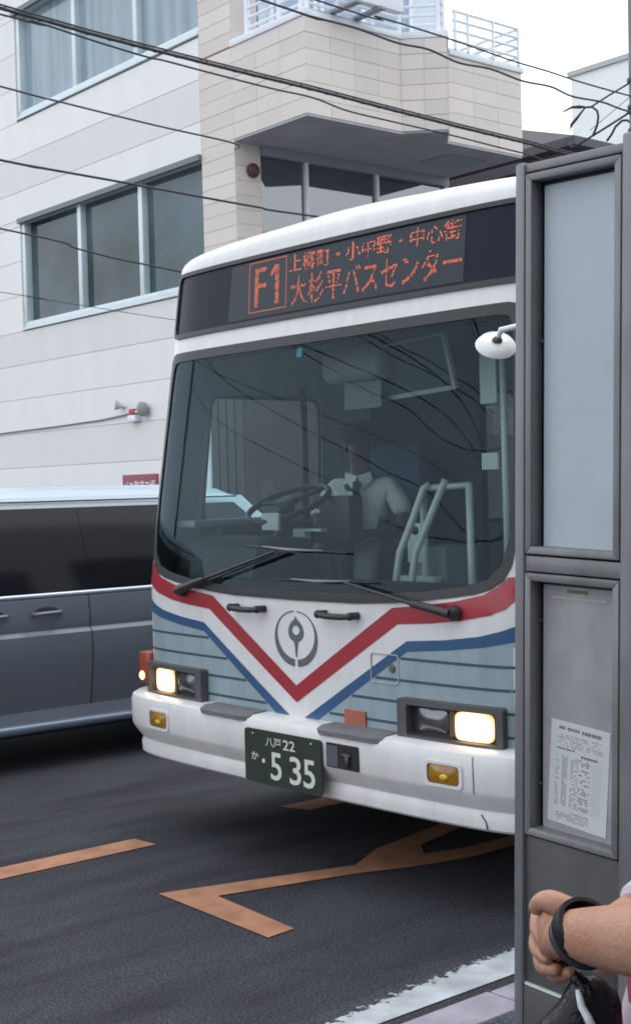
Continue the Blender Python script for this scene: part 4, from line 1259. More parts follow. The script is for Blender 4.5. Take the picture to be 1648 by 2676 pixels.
b = MB(); b.box(-0.27, -0.03, 0.90, 0.96, 1.18, 1.22); b.build('coin_tray', m_card, fbx, bevel=0.01)
hr = MB(); hr.tube([(-0.11, 0.92, 1.645), (0.205, 0.92, 1.655)], 0.016, 8); hro = hr.build('handrail', m_rail, bus, smooth=True)
for pts in ([(0.195, 0.92, 1.655), (0.20, 0.92, 0.92)], [(-0.05, 0.91, 1.665), (-0.075, 0.89, 1.64), (-0.10, 0.84, 1.50), (-0.135, 0.78, 1.34), (-0.17, 0.72, 0.92)],
            [(0.055, 0.91, 1.685), (0.045, 0.9, 1.655), (0.01, 0.84, 1.50), (-0.03, 0.78, 1.34), (-0.06, 0.72, 0.92)], [(-0.105, 0.92, 1.645), (-0.10, 0.92, 0.92)]):
    b = MB(); b.tube(pts, 0.018, 8); b.build('handrail_post', m_rail, hro, smooth=True)
# overhead: speaker box, notice card, framed inside mirror, side notices
b = MB(); b.box(-0.44, -0.02, 0.56, 0.80, 2.16, 2.34); b.build('overhead_box', mat('cream_plastic', (0.42, 0.43, 0.36), 0.5), bus, bevel=0.05, bseg=3)
b = MB(); b.box(-0.30, -0.05, 0.60, 0.61, 2.03, 2.155); b.build('notice_card', mat('notice_grey', (0.25, 0.26, 0.27), 0.6), bus)
def framed(c, w, h, ax, up):
    ax = Vector(ax).normalized(); nr = ax.cross(Vector(up)).normalized(); up = nr.cross(ax).normalized()
    f = lambda o: (lambda p: Vector(c) + ax * p[0] + up * p[1] + nr * o)
    b_ = MB(); 
    for r_ in ((-w / 2, -h / 2, w / 2, -h / 2 + 0.02), (-w / 2, h / 2 - 0.012, w / 2, h / 2), (-w / 2, -h / 2 + .02, -w / 2 + 0.014, h / 2 - .012), (w / 2 - 0.018, -h / 2 + .02, w / 2, h / 2 - .012)):
        q_ = [(r_[0], r_[1]), (r_[2], r_[1]), (r_[2], r_[3]), (r_[0], r_[3])]
        b_.prism(q_, f(-0.01), f(0.012))
    fo = b_.build('mirror_frame', m_rail, bus)
    b_ = MB(); q_ = [(-w / 2 + .014, -h / 2 + .02), (w / 2 - .018, -h / 2 + .02), (w / 2 - .018, h / 2 - .012), (-w / 2 + .014, h / 2 - .012)]
    b_.prism(q_, f(-0.006), f(0.004)); b_.build('mirror_glass', mat('inside_mirror_glass', (0.07, 0.10, 0.12), 0.25, spec=0.5), fo)
framed((0.07, 0.66, 2.20), 0.52, 0.26, (1, 0.06, 0.06), (0, -0.25, 1))
for z0, z1, x0, x1 in ((2.0, 2.22, 0.60, 0.69), (1.72, 1.79, 0.60, 0.69)):
    b = MB(); b.box(x0, x1, 0.56, 0.57, z0, z1); b.build('notice_card', m_card, bus)
b = MB(); b.tube([(0.73, 0.56, 0.92), (0.73, 0.56, 2.44)], 0.014, 8); b.build('door_post', m_rail, bus, smooth=True)
# passenger seats down the bus
seat0 = None
for k in range(7):
    for x in (-0.95, -0.52, 0.52, 0.95):
        if k == 0 and x < 0: continue
        b = MB()
        if seat0 is None:
            b.box(-0.2, 0.2, 0, 0.42, 0.42, 0.5); b.box(-0.2, 0.2, 0.38, 0.46, 0.48, 1.05); b.box(-0.15, 0.15, 0.1, 0.35, 0, 0.42)
            seat0 = b.build('passenger_seat', m_seat, bus, bevel=0.02); seat0.location = (x, 2.0 + 0.85 * k, 0.92)
        else:
            piece(seat0, 'passenger_seat', bus, Matrix.Translation((x, 2.0 + 0.85 * k, 0.92)))

# ================================================================== the minivan in the far lane
m_van = mat('van_steel_blue', (0.18, 0.205, 0.245), 0.42, metal=0.25, var=0.08, scale=2, coat=0.3)
m_vanglass = mat('van_privacy_glass', (0.012, 0.013, 0.017), 0.10, spec=0.35)
van = thing('minivan', 'steel blue minivan with dark windows and a chrome waist strip passing behind the bus', 'van', (-7.37, 0, 0))
# local: x = distance outwards from the near side (negative goes across), y along the street, nose at +y
VW = 1.78
VY0, VY1 = 1.95, 6.62
# lower body: section points (x inset, z)
sec = [(-0.10, 0.24), (-0.02, 0.27), (-0.045, 0.36), (-0.015, 0.55), (0.0, 0.70), (-0.006, 0.815), (-0.030, 0.84), (-0.022, 0.90), (-0.035, 1.03), (-0.06, 1.055)]
def van_lower():
    b = MB(); sts = []
    N_ = 36
    for i in range(N_ + 1):
        y = VY0 + (VY1 - VY0) * i / N_
        e = min((y - VY0) / 0.22, (VY1 - y) / 0.55, 1.0)
        pinch = 0.28 * (1 - math.sqrt(max(0, 1 - (1 - e) ** 2.2)))
        hood = 0.0 if y < 5.9 else 0.14 * ((y - 5.9) / 0.72) ** 1.5
        ring = []
        for x, z in sec:
            zz = z - hood * max(0, (z - 0.55) / 0.5)
            ring.append(Vector((x - pinch, y, zz)))
        ring += [Vector((-VW - p.x, p.y, p.z)) for p in reversed(ring)]
        sts.append(ring)
    n = len(sts[0])
    b.add([p for r_ in sts for p in r_], [(i * n + k, i * n + (k + 1) % n, (i + 1) * n + (k + 1) % n, (i + 1) * n + k) for i in range(N_) for k in range(n)]
          + [tuple(range(n)), tuple(N_ * n + k for k in range(n - 1, -1, -1))])
    return b.build('body', m_van, van, smooth=True, angle=24)
van_lower()
def green(u, v):
    """greenhouse surface: u 0..1 along, v 0..1 up"""
    yb0, yb1, yt0, yt1 = 1.99, 6.40, 2.15, 5.72
    y = (yb0 * (1 - v) + yt0 * v) * (1 - u) + (yb1 * (1 - v) + yt1 * v) * u
    bow = 0.05 * (2 * u - 1) ** 4
    x = -0.055 - 0.15 * v - 0.03 * v * v - bow
    return Vector((x, y, 1.05 + 0.55 * v))
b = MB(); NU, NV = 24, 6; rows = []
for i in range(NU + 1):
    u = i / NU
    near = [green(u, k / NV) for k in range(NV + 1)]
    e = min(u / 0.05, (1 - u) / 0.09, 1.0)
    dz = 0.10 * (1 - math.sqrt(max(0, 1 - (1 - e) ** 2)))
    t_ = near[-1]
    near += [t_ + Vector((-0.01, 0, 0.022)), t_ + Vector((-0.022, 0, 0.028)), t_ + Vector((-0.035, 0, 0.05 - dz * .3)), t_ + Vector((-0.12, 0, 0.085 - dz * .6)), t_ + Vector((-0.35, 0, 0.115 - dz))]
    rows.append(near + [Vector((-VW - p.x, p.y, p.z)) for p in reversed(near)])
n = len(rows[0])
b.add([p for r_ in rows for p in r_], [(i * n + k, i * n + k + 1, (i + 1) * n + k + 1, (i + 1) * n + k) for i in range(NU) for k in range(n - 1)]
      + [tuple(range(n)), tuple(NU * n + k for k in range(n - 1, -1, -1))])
b.build('roof', mat('van_roof_sky_sheen', (0.52, 0.60, 0.67), 0.3, metal=0.1, coat=0.4), van, smooth=True, angle=30)  # sky sheen on the roof put into a paler base colour
def on_green(y, v):
    lo, hi = 0.0, 1.0
    for _ in range(30):
        mi = (lo + hi) / 2
        if green(mi, v).y < y: lo = mi
        else: hi = mi
    return green(lo, v) + Vector((0.004, 0, 0))
def van_pane(name, ya, yb, m, v0=0.05, v1=0.93, slant=None, off=0.0, side=1):
    b = MB(); N_ = 8; vs = []
    for i in range(N_ + 1):
        for k in range(4):
            v = v0 + (v1 - v0) * k / 3
            y_b = yb - (slant or 0) * v
            p = on_green(ya + (y_b - ya) * i / N_, v) + Vector((off, 0, 0))
            if side < 0: p.x = -VW - p.x
            vs.append(p)
    b.add(vs, [(i * 4 + k, i * 4 + k + 1, (i + 1) * 4 + k + 1, (i + 1) * 4 + k) for i in range(N_) for k in range(3)])
    return b.build(name, m, van, smooth=True)
for sd in (1, -1):
    van_pane('window_band', 2.35, 6.22, m_vanglass, 0.02, 0.965, slant=0.62, side=sd)
    van_pane('side_window', 2.42, 2.92, m_vanglass, off=0.003 * sd, side=sd)
    van_pane('side_window', 3.0, 4.28, m_vanglass, off=0.003 * sd, side=sd)
    van_pane('side_window', 4.36, 6.10, m_vanglass, slant=0.66, off=0.003 * sd, side=sd)
b = MB()
b.tube([(-0.052, 2.05, 1.052), (-0.046, 3.5, 1.052), (-0.046, 5.4, 1.052), (-0.07, 6.3, 1.03)], 0.015, 8)
b.build('waist_strip', mat('bright_trim', (0.55, 0.60, 0.68), 0.35, metal=0.6), van, smooth=True)
b = MB()
for pt in ([(-0.226, 2.3, 1.622), (-0.226, 5.62, 1.622)],): b.tube(pt, 0.006, 6)
b.build('roof_gutter', m_blackp, van)
b = MB(); b.tube([(-0.035, 2.4, 0.262), (-0.02, 3.5, 0.262), (-0.02, 5.7, 0.262)], 0.034, 8); b.build('sill_strip', mat('sill_light_blue', (0.25, 0.30, 0.38), 0.25, metal=0.5), van, smooth=True)
for y in (2.95, 4.32, 5.62):
    b = MB(); b.tube([(x + 0.0005, y, z) for x, z in sec[2:]], 0.004, 5); b.build('door_seam', m_blackp, van)
for y in (3.66, 4.02):
    b = MB(); b.ell((-0.026, y, 0.958), 0.006, 0.085, 0.03, 14, 8); h = b.build('door_handle', m_blackp, van, smooth=True)
    b = MB(); b.tube([(-0.02, y - 0.10, 0.944), (0.012, y - 0.06, 0.946), (0.012, y + 0.06, 0.949), (-0.02, y + 0.10, 0.95)], 0.013, 8); b.build('handle_bar', m_van, h, smooth=True)
b = MB(); b.box(-VW + 0.12, -0.12, 2.2, 6.35, 0.20, 0.9); b.build('underbody', m_dark, van)
ws = MB(); ws.add([Vector((-0.14, 6.40, 1.07)), Vector((-VW + 0.14, 6.40, 1.07)), Vector((-VW + 0.30, 5.78, 1.585)), Vector((-0.30, 5.78, 1.585))], [(0, 1, 2, 3)])
ws.build('windscreen', m_vanglass, van)
for y in (2.80, 5.86):
    for sg in (1, -1):
        cx = -0.03 if sg > 0 else -VW + 0.03
        b = MB(); b.lathe([(0, 0), (0.2, 0), (0.31, 0.01), (0.325, 0.04), (0.325, 0.17), (0.3, 0.2), (0, 0.2)], (cx, y, 0.325), (-sg, 0, 0), 28); w = b.build('wheel', m_tyre, van, smooth=True, angle=40)
        b = MB(); b.lathe([(0, -0.012), (0.07, -0.012), (0.16, -0.004), (0.20, -0.006), (0.21, 0.01), (0, 0.01)], (cx, y, 0.325), (-sg, 0, 0), 20); b.build('rim', m_chrome, w, smooth=True, angle=40)
        b = MB(); b.lathe([(0.0, -0.002), (0.37, -0.002), (0.37, 0.02), (0, 0.02)], (cx + 0.018 * sg, y, 0.335), (-sg, 0, 0), 28); b.build('wheel_arch', m_dark, van)
for x in (-0.25, -VW + 0.25):
    b = MB(); b.ell((x, 6.48, 0.72), 0.16, 0.07, 0.09); b.build('headlamp', m_lens, van, smooth=True)
    b = MB(); b.box(x - 0.08, x + 0.08, 1.93, 1.99, 0.75, 1.05); b.build('tail_lamp', m_marker, van, bevel=0.01)

# ================================================================== overhead cables and the pole they run to
m_cable = mat('cable_black', (0.028, 0.03, 0.042), 0.6)
def cable(label, pts, r, strands=1, group=None):
    b = MB()
    # smooth the run
    P_ = [Vector(p) for p in pts]
    fine = []
    for i in range(len(P_) - 1):
        p0 = P_[max(0, i - 1)]; p1 = P_[i]; p2 = P_[i + 1]; p3 = P_[min(len(P_) - 1, i + 2)]
        for k in range(5):
            t = k / 5
            fine.append(0.5 * ((2 * p1) + (p2 - p0) * t + (2 * p0 - 5 * p1 + 4 * p2 - p3) * t * t + (3 * p1 - p0 - 3 * p2 + p3) * t ** 3))
    fine.append(P_[-1])
    r = r * 0.88
    b.tube(fine, r, 6)
    if strands > 1:
        # a lashing wire wound round the bundle
        L = 0; tw = []
        for i in range(len(fine) - 1):
            d = fine[i + 1] - fine[i]; a, c = basis(d); n_ = max(1, int(d.length / 0.05))
            for k in range(n_):
                th = (L + d.length * k / n_) * 2 * math.pi / 0.22
                tw.append(fine[i] + d * (k / n_) + (a * math.cos(th) + c * math.sin(th)) * r * 1.05)
            L += d.length
        b.tube(tw, r * 0.35, 4)
        b.tube([p + Vector((0.0, 0.0, r * 1.9)) for p in fine], r * 0.55, 6)
    o = b.build('cable', m_cable, smooth=True)
    return tag(o, label, 'cable', group)
x = -10.0
cable('thickest black cable bundle sloping across the white wall and balcony front', [(x, -8, 6.35), (x, 0, 5.85), (x, 5.18, 5.58), (x, 6.14, 5.53), (x, 7.46, 5.49), (x, 8.45, 5.47), (x, 9.68, 5.43), (x, 11.41, 5.39), (x, 13.9, 5.38), (x, 26, 5.7)], 0.017, 2)
cable('thin wavy black cable hanging just below the thick bundle', [(x, -8, 6.2), (x, 0, 5.76), (x, 5.18, 5.53), (x, 5.46, 5.535), (x, 6.04, 5.48), (x, 6.56, 5.44), (x, 6.75, 5.44), (x, 7.22, 5.42), (x, 7.94, 5.395), (x, 8.44, 5.39), (x, 8.86, 5.335), (x, 9.42, 5.32), (x, 10.28, 5.305), (x, 10.88, 5.285), (x, 11.41, 5.27), (x, 13.9, 5.22), (x, 26, 5.6)], 0.0095)
cable('service cable sloping from the upper left to the balcony soffit corner', [(-12, 0, 6.1), (-12, 6.19, 5.61), (-12, 6.75, 5.57), (-12, 7.94, 5.5), (-12, 8.98, 5.455), (-13.8, 10.34, 5.95)], 0.011)
cable('black cable crossing the head of the lower windows and passing behind the bus roof', [(x, -8, 5.2), (x, 0, 4.62), (x, 5.14, 4.36), (x, 5.32, 4.35), (x, 6.32, 4.32), (x, 7.12, 4.29), (x, 7.77, 4.27), (x, 8.43, 4.26), (x, 13.9, 4.3), (x, 26, 4.8)], 0.012)
cable('black cable crossing the lower window panes from the left edge', [(x, -8, 4.9), (x, 0, 4.2), (x, 5.12, 3.81), (x, 5.84, 3.71), (x, 6.57, 3.63), (x, 9, 3.45), (x, 13.9, 3.4), (x, 26, 3.6)], 0.009)
cable('faint thin wire just under the lower window sill', [(x, -8, 4.2), (x, 0, 3.62), (x, 5.11, 3.30), (x, 5.34, 3.28), (x, 6.02, 3.23), (x, 6.71, 3.18), (x, 9, 3.05), (x, 13.9, 3.0), (x, 26, 3.4)], 0.0035)
x = -9.5
cable('lower cable of the pair in front of the balcony railing', [(x, -8, 7.1), (x, 0, 6.4), (x, 7.45, 5.97), (x, 7.97, 5.94), (x, 8.55, 5.94), (x, 9.08, 5.9), (x, 9.5, 5.915), (x, 9.93, 5.86), (x, 10.39, 5.88), (x, 10.87, 5.84), (x, 11.32, 5.855), (x, 11.67, 5.81), (x, 12.19, 5.83), (x, 12.66, 5.80), (x, 14.0, 5.8), (x, 26, 6.1)], 0.012)
cable('upper cable of the pair in front of the balcony railing', [(x, -8, 7.3), (x, 0, 6.5), (x, 8.1, 6.1), (x, 8.82, 6.1), (x, 9.65, 6.08), (x, 10.4, 6.04), (x, 10.78, 6.02), (x, 11.3, 6.01), (x, 11.75, 5.99), (x, 12.7, 5.98), (x, 14.0, 6.0), (x, 26, 6.3)], 0.010)
# pole at the right edge with its cable dead-ends and droops
pole = thing('utility_pole', 'grey utility pole with cable dead ends and drooping loops at the right edge', 'utility pole', (-12.60, 17.0, 0.12))
b = MB(); b.lathe([(0.17, 0), (0.11, 9.6), (0, 9.62)], (0, 0, 0), (0, 0, 1), 16); b.build('pole_shaft', mat('pole_concrete', (0.24, 0.24, 0.25), 0.8, var=0.15, scale=5), pole, smooth=True, angle=40)
def pt(x_, z_): return Vector((x_ * 17 / 14 + 12.60, 0, 1.66 + (z_ - 1.66) * 17 / 14 - 0.12))
for name, pts, r in (('dead_end', [(-11.55, 6.475), (-11.40, 6.50), (-11.28, 6.475), (-11.18, 6.45)], [0.012, 0.02, 0.028, 0.012]),
                     ('dead_end', [(-11.20, 6.44), (-11.33, 6.34), (-11.42, 6.28), (-11.44, 6.22)], [0.012, 0.022, 0.024, 0.006]),
                     ('cable_droop', [(-11.2, 6.45), (-11.08, 6.43), (-11.0, 6.36), (-10.985, 6.28), (-11.01, 6.17), (-11.08, 6.06)], 0.018),
                     ('cable_tail', [(-10.40, 6.61), (-10.8, 6.515), (-11.11, 6.43), (-11.2, 6.45)], 0.014),
                     ('cable_tail', [(-10.42, 6.25), (-10.8, 6.14), (-11.2, 6.03), (-11.38, 5.98), (-11.45, 6.0), (-11.47, 6.06)], 0.017),
                     ('cable_droop', [(-10.42, 6.0), (-10.47, 6.08), (-10.54, 6.14), (-10.62, 6.15), (-10.72, 6.10), (-10.78, 6.02), (-10.86, 5.95)], 0.018),
                     ('cable_tail', [(-10.46, 6.43), (-10.8, 6.28), (-11.12, 6.14)], 0.005)):
    b = MB(); b.tube([pt(*p) for p in pts], r, 8); b.build(name, m_cable, pole, smooth=True)
for z in (6.2, 6.9, 7.25, 7.65):
    b = MB(); b.lathe([(0.15, -0.03), (0.155, 0), (0.15, 0.03)], (0, 0, z - 0.12), (0, 0, 1), 16); b.build('pole_band', m_housing, pole)
# cables crossing the street behind the viewer (seen only as reflections in the windscreen)
rp = thing('utility_pole', 'grey utility pole on the far kerb, behind the viewer to the left', 'utility pole', (-18.5, -2.6, 0.12))
b = MB(); b.lathe([(0.17, 0), (0.11, 8.8), (0, 8.82)], (0, 0, 0), (0, 0, 1), 16); b.build('pole_shaft', mat('pole_concrete_b', (0.24, 0.24, 0.25), 0.8, var=0.15, scale=5), rp, smooth=True, angle=40)
def hung(kz):
    """points along the span between the far pole and the near side of the street"""
    a, c = Vector((-18.5, -2.6, 0)), Vector((6, -13, 0))
    return [a.lerp(c, k) + Vector((0, 0, z)) for k, z in kz]
for lab, kz in (('highest cable crossing the street behind the viewer', [(0, 8.1), (0.22, 6.15), (0.264, 5.83), (0.336, 5.52), (0.5, 5.45), (1, 7.6)]),
                ('second highest cable crossing the street behind the viewer', [(0, 7.9), (0.214, 6.02), (0.262, 5.68), (0.343, 5.36), (0.52, 5.25), (1, 7.2)]),
                ('middle cable crossing the street behind the viewer', [(0, 7.3), (0.151, 5.91), (0.188, 5.59), (0.246, 5.17), (0.396, 4.75), (1, 7.0)]),
                ('second lowest cable crossing the street behind the viewer', [(0, 6.15), (0.063, 5.56), (0.154, 4.85), (0.217, 4.42), (0.275, 4.08), (0.439, 3.68), (1, 6.2)]),
                ('lowest cable crossing the street behind the viewer', [(0, 5.4), (0.088, 4.73), (0.15, 4.33), (0.213, 3.97), (0.35, 3.48), (1, 5.4)])):
    cable(lab, hung(kz), 0.010)

# ================================================================== the bus stop sign
m_frame = mat('sign_frame_grey', (0.215, 0.215, 0.222), 0.45, metal=0.3, var=0.28, scale=7, stretch=(1, 1, 0.35), detail=9)
m_frame_d = mat('sign_plate_grey', (0.082, 0.080, 0.080), 0.5, metal=0.1, var=0.25, scale=7, detail=9)
m_gap = mat('sign_gap_dark', (0.05, 0.05, 0.07), 0.6)
m_poster = mat('sign_panel_pale', (0.44, 0.50, 0.565), 0.5, var=0.10, scale=2.5, coat=0.25, detail=9)
m_lowp = mat('sign_panel_greyed', (0.335, 0.335, 0.355), 0.55, var=0.3, scale=6, stretch=(1, 1, 0.6), coat=0.2, detail=9)
stop = thing('bus_stop_sign', 'tall grey framed bus stop sign with blank upper panel and a timetable below', 'bus stop sign', (-2.746 * 0.917, 3.02 * 0.917, 0.248))
stop.scale = (0.917, 0.917, 0.917)
stop.rotation_euler = (0, R(2.05), R(-1.2))
# local: x across, y away from the viewer, z up; front face at y = 0
SW, SH = 0.55, 2.462
def bx(name, m, x0, x1, y0, y1, z0, z1, parent=stop, bevel=0.0):
    b_ = MB(); b_.box(x0, x1, y0, y1, z0, z1); return b_.build(name, m, parent, bevel=bevel)
bx('side_post', m_frame, 0.004, 0.040, -0.022, 0.11, -0.14, SH, bevel=0.008)
bx('side_post', m_frame, 0.3895, 0.445, -0.022, 0.11, -0.14, SH + 0.02, bevel=0.008)
bx('top_rail', m_frame, 0.041, 0.388, -0.016, 0.10, 2.433, SH - 0.004, bevel=0.004)
bx('middle_rail', m_frame, 0.041, 0.388, -0.014, 0.12, 1.285, 1.330, bevel=0.003)
bx('back_panel', m_frame_d, 0.041, 0.388, 0.05, 0.105, 0.06, 2.43)
bx('lower_plate', m_frame_d, 0.041, 0.388, -0.008, 0.05, 0.069, 0.505, bevel=0.002)
bx('base_strip', m_rail, 0.041, 0.388, -0.014, 0.05, 0.060, 0.068)
bx('base_plate', m_frame_d, 0.041, 0.3885, -0.018, 0.10, -0.142, 0.057, bevel=0.003)
def case(z0, z1, m_p, name):
    x0, x1 = 0.0435, 0.3855
    fr_ = MB(); w = 0.022
    f0, f1 = (lambda p: Vector((p[0], -0.020, p[1]))), (lambda p: Vector((p[0], 0.03, p[1])))
    # mitred frame of four lengths
    for q_ in ([(x0, z0), (x1, z0), (x1 - w, z0 + w), (x0 + w, z0 + w)], [(x1, z0), (x1, z1), (x1 - w, z1 - w), (x1 - w, z0 + w)],
               [(x1, z1), (x0, z1), (x0 + w, z1 - w), (x1 - w, z1 - w)], [(x0, z1), (x0, z0), (x0 + w, z0 + w), (x0 + w, z1 - w)]):
        b_ = MB(); b_.prism(q_, f0, f1); fo = b_.build('case_frame', m_frame, stop, bevel=0.003)
    bx('case_back', m_gap, x0 + w, x1 - w, 0.034, 0.045, z0 + w, z1 - w)
    return bx(name, m_p, x0 + w + 0.014, x1 - w, 0.022, 0.032, z0 + w, z1 - w - 0.012)
case(1.336, 2.428, m_poster, 'upper_panel')
lowp = case(0.512, 1.280, m_lowp, 'lower_panel')
for x_, z_ in ((0.075, 1.95), (0.072, 1.14), (0.072, 0.66)):
    b = MB(); b.lathe([(0, 0), (0.006, 0), (0.005, 0.004), (0, 0.005)], (x_, 0.018, z_), (0, -1, 0), 10); b.build('panel_screw', m_gap, stop)
bx('tape_strip', mat('old_tape', (0.42, 0.39, 0.37), 0.6), 0.11, 0.315, 0.020, 0.0218, 1.210, 1.216)
bx('rust_mark', mat('rust', (0.20, 0.15, 0.11), 0.8, var=0.3, scale=60), 0.17, 0.245, 0.0205, 0.0218, 1.228, 1.238)
# timetable sheet, slightly askew, with its printed rows
tt = tag(thing('timetable_sheet', 'white printed timetable sheet behind the lower panel of the stop sign', 'timetable'))
tt.parent = None
m_paper = mat('paper', (0.56, 0.58, 0.585), 0.7, var=0.05, scale=8)
m_ink = mat('ink_grey', (0.17, 0.18, 0.19), 0.8)
m_ink2 = mat('ink_light', (0.32, 0.34, 0.35), 0.8)
tt.matrix_world = Matrix.Translation(stop.location) @ stop.rotation_euler.to_matrix().to_4x4() @ Matrix.Scale(0.917, 4) @ Matrix.Translation((0.098, 0.0205, 0.560)) @ Matrix.Rotation(R(3.0), 4, 'Y')
PW, PH = 0.215, 0.300
b = MB(); b.box(0, PW, 0, 0.0012, 0, PH); b.build('sheet', m_paper, tt)
ink = MB(); ink2 = MB()
def bar(t, x0, x1, z0, z1): t.add([(x0, -0.0006, z0), (x1, -0.0006, z0), (x1, -0.0006, z1), (x0, -0.0006, z1)], [(0, 1, 2, 3)])
rr = random.Random(3)
def words_row(t, x0, x1, z, h, dens=0.8, w0=0.004, w1=0.012):
    x_ = x0
    while x_ < x1:
        w_ = rr.uniform(w0, w1)
        if rr.random() < dens: bar(t, x_, min(x1, x_ + w_), z, z + h)
        x_ += w_ + rr.uniform(0.001, 0.003)
words_row(ink, 0.03, 0.105, 0.276, 0.009, 0.95); words_row(ink, 0.115, 0.185, 0.274, 0.010, 1.0)
for k in range(5):
    words_row(ink2, 0.025, 0.19, 0.258 - 0.0075 * k, 0.0045, 0.62, 0.002, 0.006)
words_row(ink, 0.025, 0.09, 0.218, 0.005, 0.9); words_row(ink, 0.115, 0.175, 0.206, 0.007, 0.95)
for k in range(22):
    z_ = 0.196 - 0.0068 * k
    words_row(ink2, 0.022, 0.036, z_, 0.004, 0.6, 0.003, 0.006); words_row(ink2, 0.046, 0.066, z_, 0.0048, 0.95, 0.003, 0.007)
    words_row(ink2, 0.078, 0.106, z_, 0.0042, 0.55, 0.003, 0.007)
    if k % 4 < 3: words_row(ink, 0.108, 0.148, z_, 0.0038, 0.6, 0.003, 0.009)
    bar(ink2, 0.155, 0.19, z_ - 0.001, z_ - 0.0003)
for k in range(4): words_row(ink2, 0.03, 0.15, 0.036 - 0.0075 * k, 0.0042, 0.8)
tag(ink.build('heading_print', m_ink, tt, recalc=False), kind='stuff'); tag(ink2.build('table_print', m_ink2, tt, recalc=False), kind='stuff')

# ================================================================== the driver
def skin_mat(name, col):
    m = mat(name, col, 0.48, var=0.3, scale=14, col2=(col[0] * .88, col[1] * .76, col[2] * .72), bump=0.18, bscale=140, detail=8)
    b_ = m.node_tree.nodes['Principled BSDF']
    b_.inputs['Subsurface Weight'].default_value = 0.15
    b_.inputs['Subsurface Radius'].default_value = (0.01, 0.004, 0.002)
    return m
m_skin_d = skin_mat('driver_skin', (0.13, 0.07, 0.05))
m_skin = skin_mat('skin', (0.42, 0.225, 0.15))
m_shirt = mat('white_shirt', (0.86, 0.87, 0.86), 0.85, var=0.1, scale=7, bump=0.5, bscale=14)
m_trous = mat('grey_trousers', (0.20, 0.23, 0.24), 0.9, var=0.15, scale=9)
m_capm = mat('navy_cap', (0.02, 0.022, 0.035), 0.8)
DX, DYY = -0.775, 1.14
drv = thing('person', 'bus driver in white short sleeved shirt and dark peaked cap seated behind the wheel', 'person')
drv.matrix_world = Matrix.Translation((-4.60, 3.70, 0)) @ Matrix.Rotation(R(1.3), 4, 'Z') @ Matrix.Translation((DX, DYY, 0.12)) @ Matrix.Rotation(R(32), 4, 'Z') @ Matrix.Scale(0.90, 4)
def dj(*a): return a
# neck, head and arms: one continuous body
body_j = [(0, 0.05, 1.36, .14, .11), (0, 0.04, 1.55, .13, .10), (0, 0.03, 1.70, .12, .09), (0, 0.01, 1.80, .055, .055), (0, -0.01, 1.87, .06, .065), (0, -0.02, 1.95, .075, .09), (0, -0.01, 2.03, .065, .08),
          (0.17, 0.03, 1.70, .055, .055), (0.245, 0.0, 1.55, .045, .045), (0.24, -0.04, 1.47, .042, .042), (0.13, -0.22, 1.43, .034, .034), (0.06, -0.29, 1.42, .028, .034), (0.03, -0.34, 1.42, .02, .032),
          (-0.17, 0.03, 1.70, .055, .055), (-0.235, -0.03, 1.56, .045, .045), (-0.235, -0.10, 1.49, .042, .042), (-0.16, -0.32, 1.53, .033, .033), (-0.13, -0.40, 1.555, .028, .034),
          (0.10, -0.03, 1.34, .085, .075), (0.13, -0.42, 1.36, .07, .065), (0.13, -0.48, 1.08, .05, .05), (0.13, -0.50, 0.97, .04, .045), (0.13, -0.62, 0.95, .03, .03),
          (-0.10, -0.03, 1.34, .085, .075), (-0.12, -0.42, 1.36, .07, .065), (-0.12, -0.50, 1.08, .05, .05), (-0.12, -0.54, 0.97, .04, .045), (-0.12, -0.66, 0.95, .03, .03)]
body_l = [(0, 1), (1, 2), (2, 3), (3, 4), (4, 5), (5, 6), (2, 7), (7, 8), (8, 9), (9, 10), (10, 11), (11, 12), (2, 13), (13, 14), (14, 15), (15, 16), (16, 17), (0, 18), (18, 19), (19, 20), (20, 21), (21, 22), (0, 23), (23, 24), (24, 25), (25, 26), (26, 27)]
skin_mesh(body_j, body_l, 'body', m_skin_d, drv)
sh_j = [(0, 0.05, 1.34, .155, .125), (0, 0.04, 1.50, .15, .12), (0, 0.03, 1.67, .145, .11), (0, 0.02, 1.755, .075, .07),
        (0.16, 0.03, 1.70, .075, .075), (0.225, 0.01, 1.62, .068, .068), (0.258, -0.005, 1.53, .064, .064),
        (-0.16, 0.03, 1.70, .075, .075), (-0.22, 0.0, 1.62, .068, .068), (-0.25, -0.04, 1.55, .064, .064)]
skin_mesh(sh_j, [(0, 1), (1, 2), (2, 3), (2, 4), (4, 5), (5, 6), (2, 7), (7, 8), (8, 9)], 'shirt', m_shirt, drv)
tr_j = [(0, 0.04, 1.36, .16, .13)] + [(j[0], j[1], j[2], j[3] + .014, j[4] + .014) for j in (body_j[18], body_j[19], body_j[20], body_j[21])] + [(j[0], j[1], j[2], j[3] + .014, j[4] + .014) for j in (body_j[23], body_j[24], body_j[25], body_j[26])]
skin_mesh(tr_j, [(0, 1), (1, 2), (2, 3), (3, 4), (0, 5), (5, 6), (6, 7), (7, 8)], 'trousers', m_trous, drv)
b = MB(); b.prism([(-0.02, 1.745), (0.02, 1.745), (0.03, 1.50), (0.0, 1.46), (-0.03, 1.50)], lambda p: Vector((p[0], -0.112, p[1])), lambda p: Vector((p[0], -0.122, p[1]))); b.build('necktie', m_capm, drv)
for sg in (1, -1):
    b = MB(); b.prism([(0, 1.775), (sg * 0.075, 1.80), (sg * 0.085, 1.755), (sg * 0.03, 1.70)], lambda p: Vector((p[0], -0.095 + abs(p[0]) * .4, p[1])), lambda p: Vector((p[0], -0.105 + abs(p[0]) * .4, p[1]))); b.build('collar', m_shirt, drv)
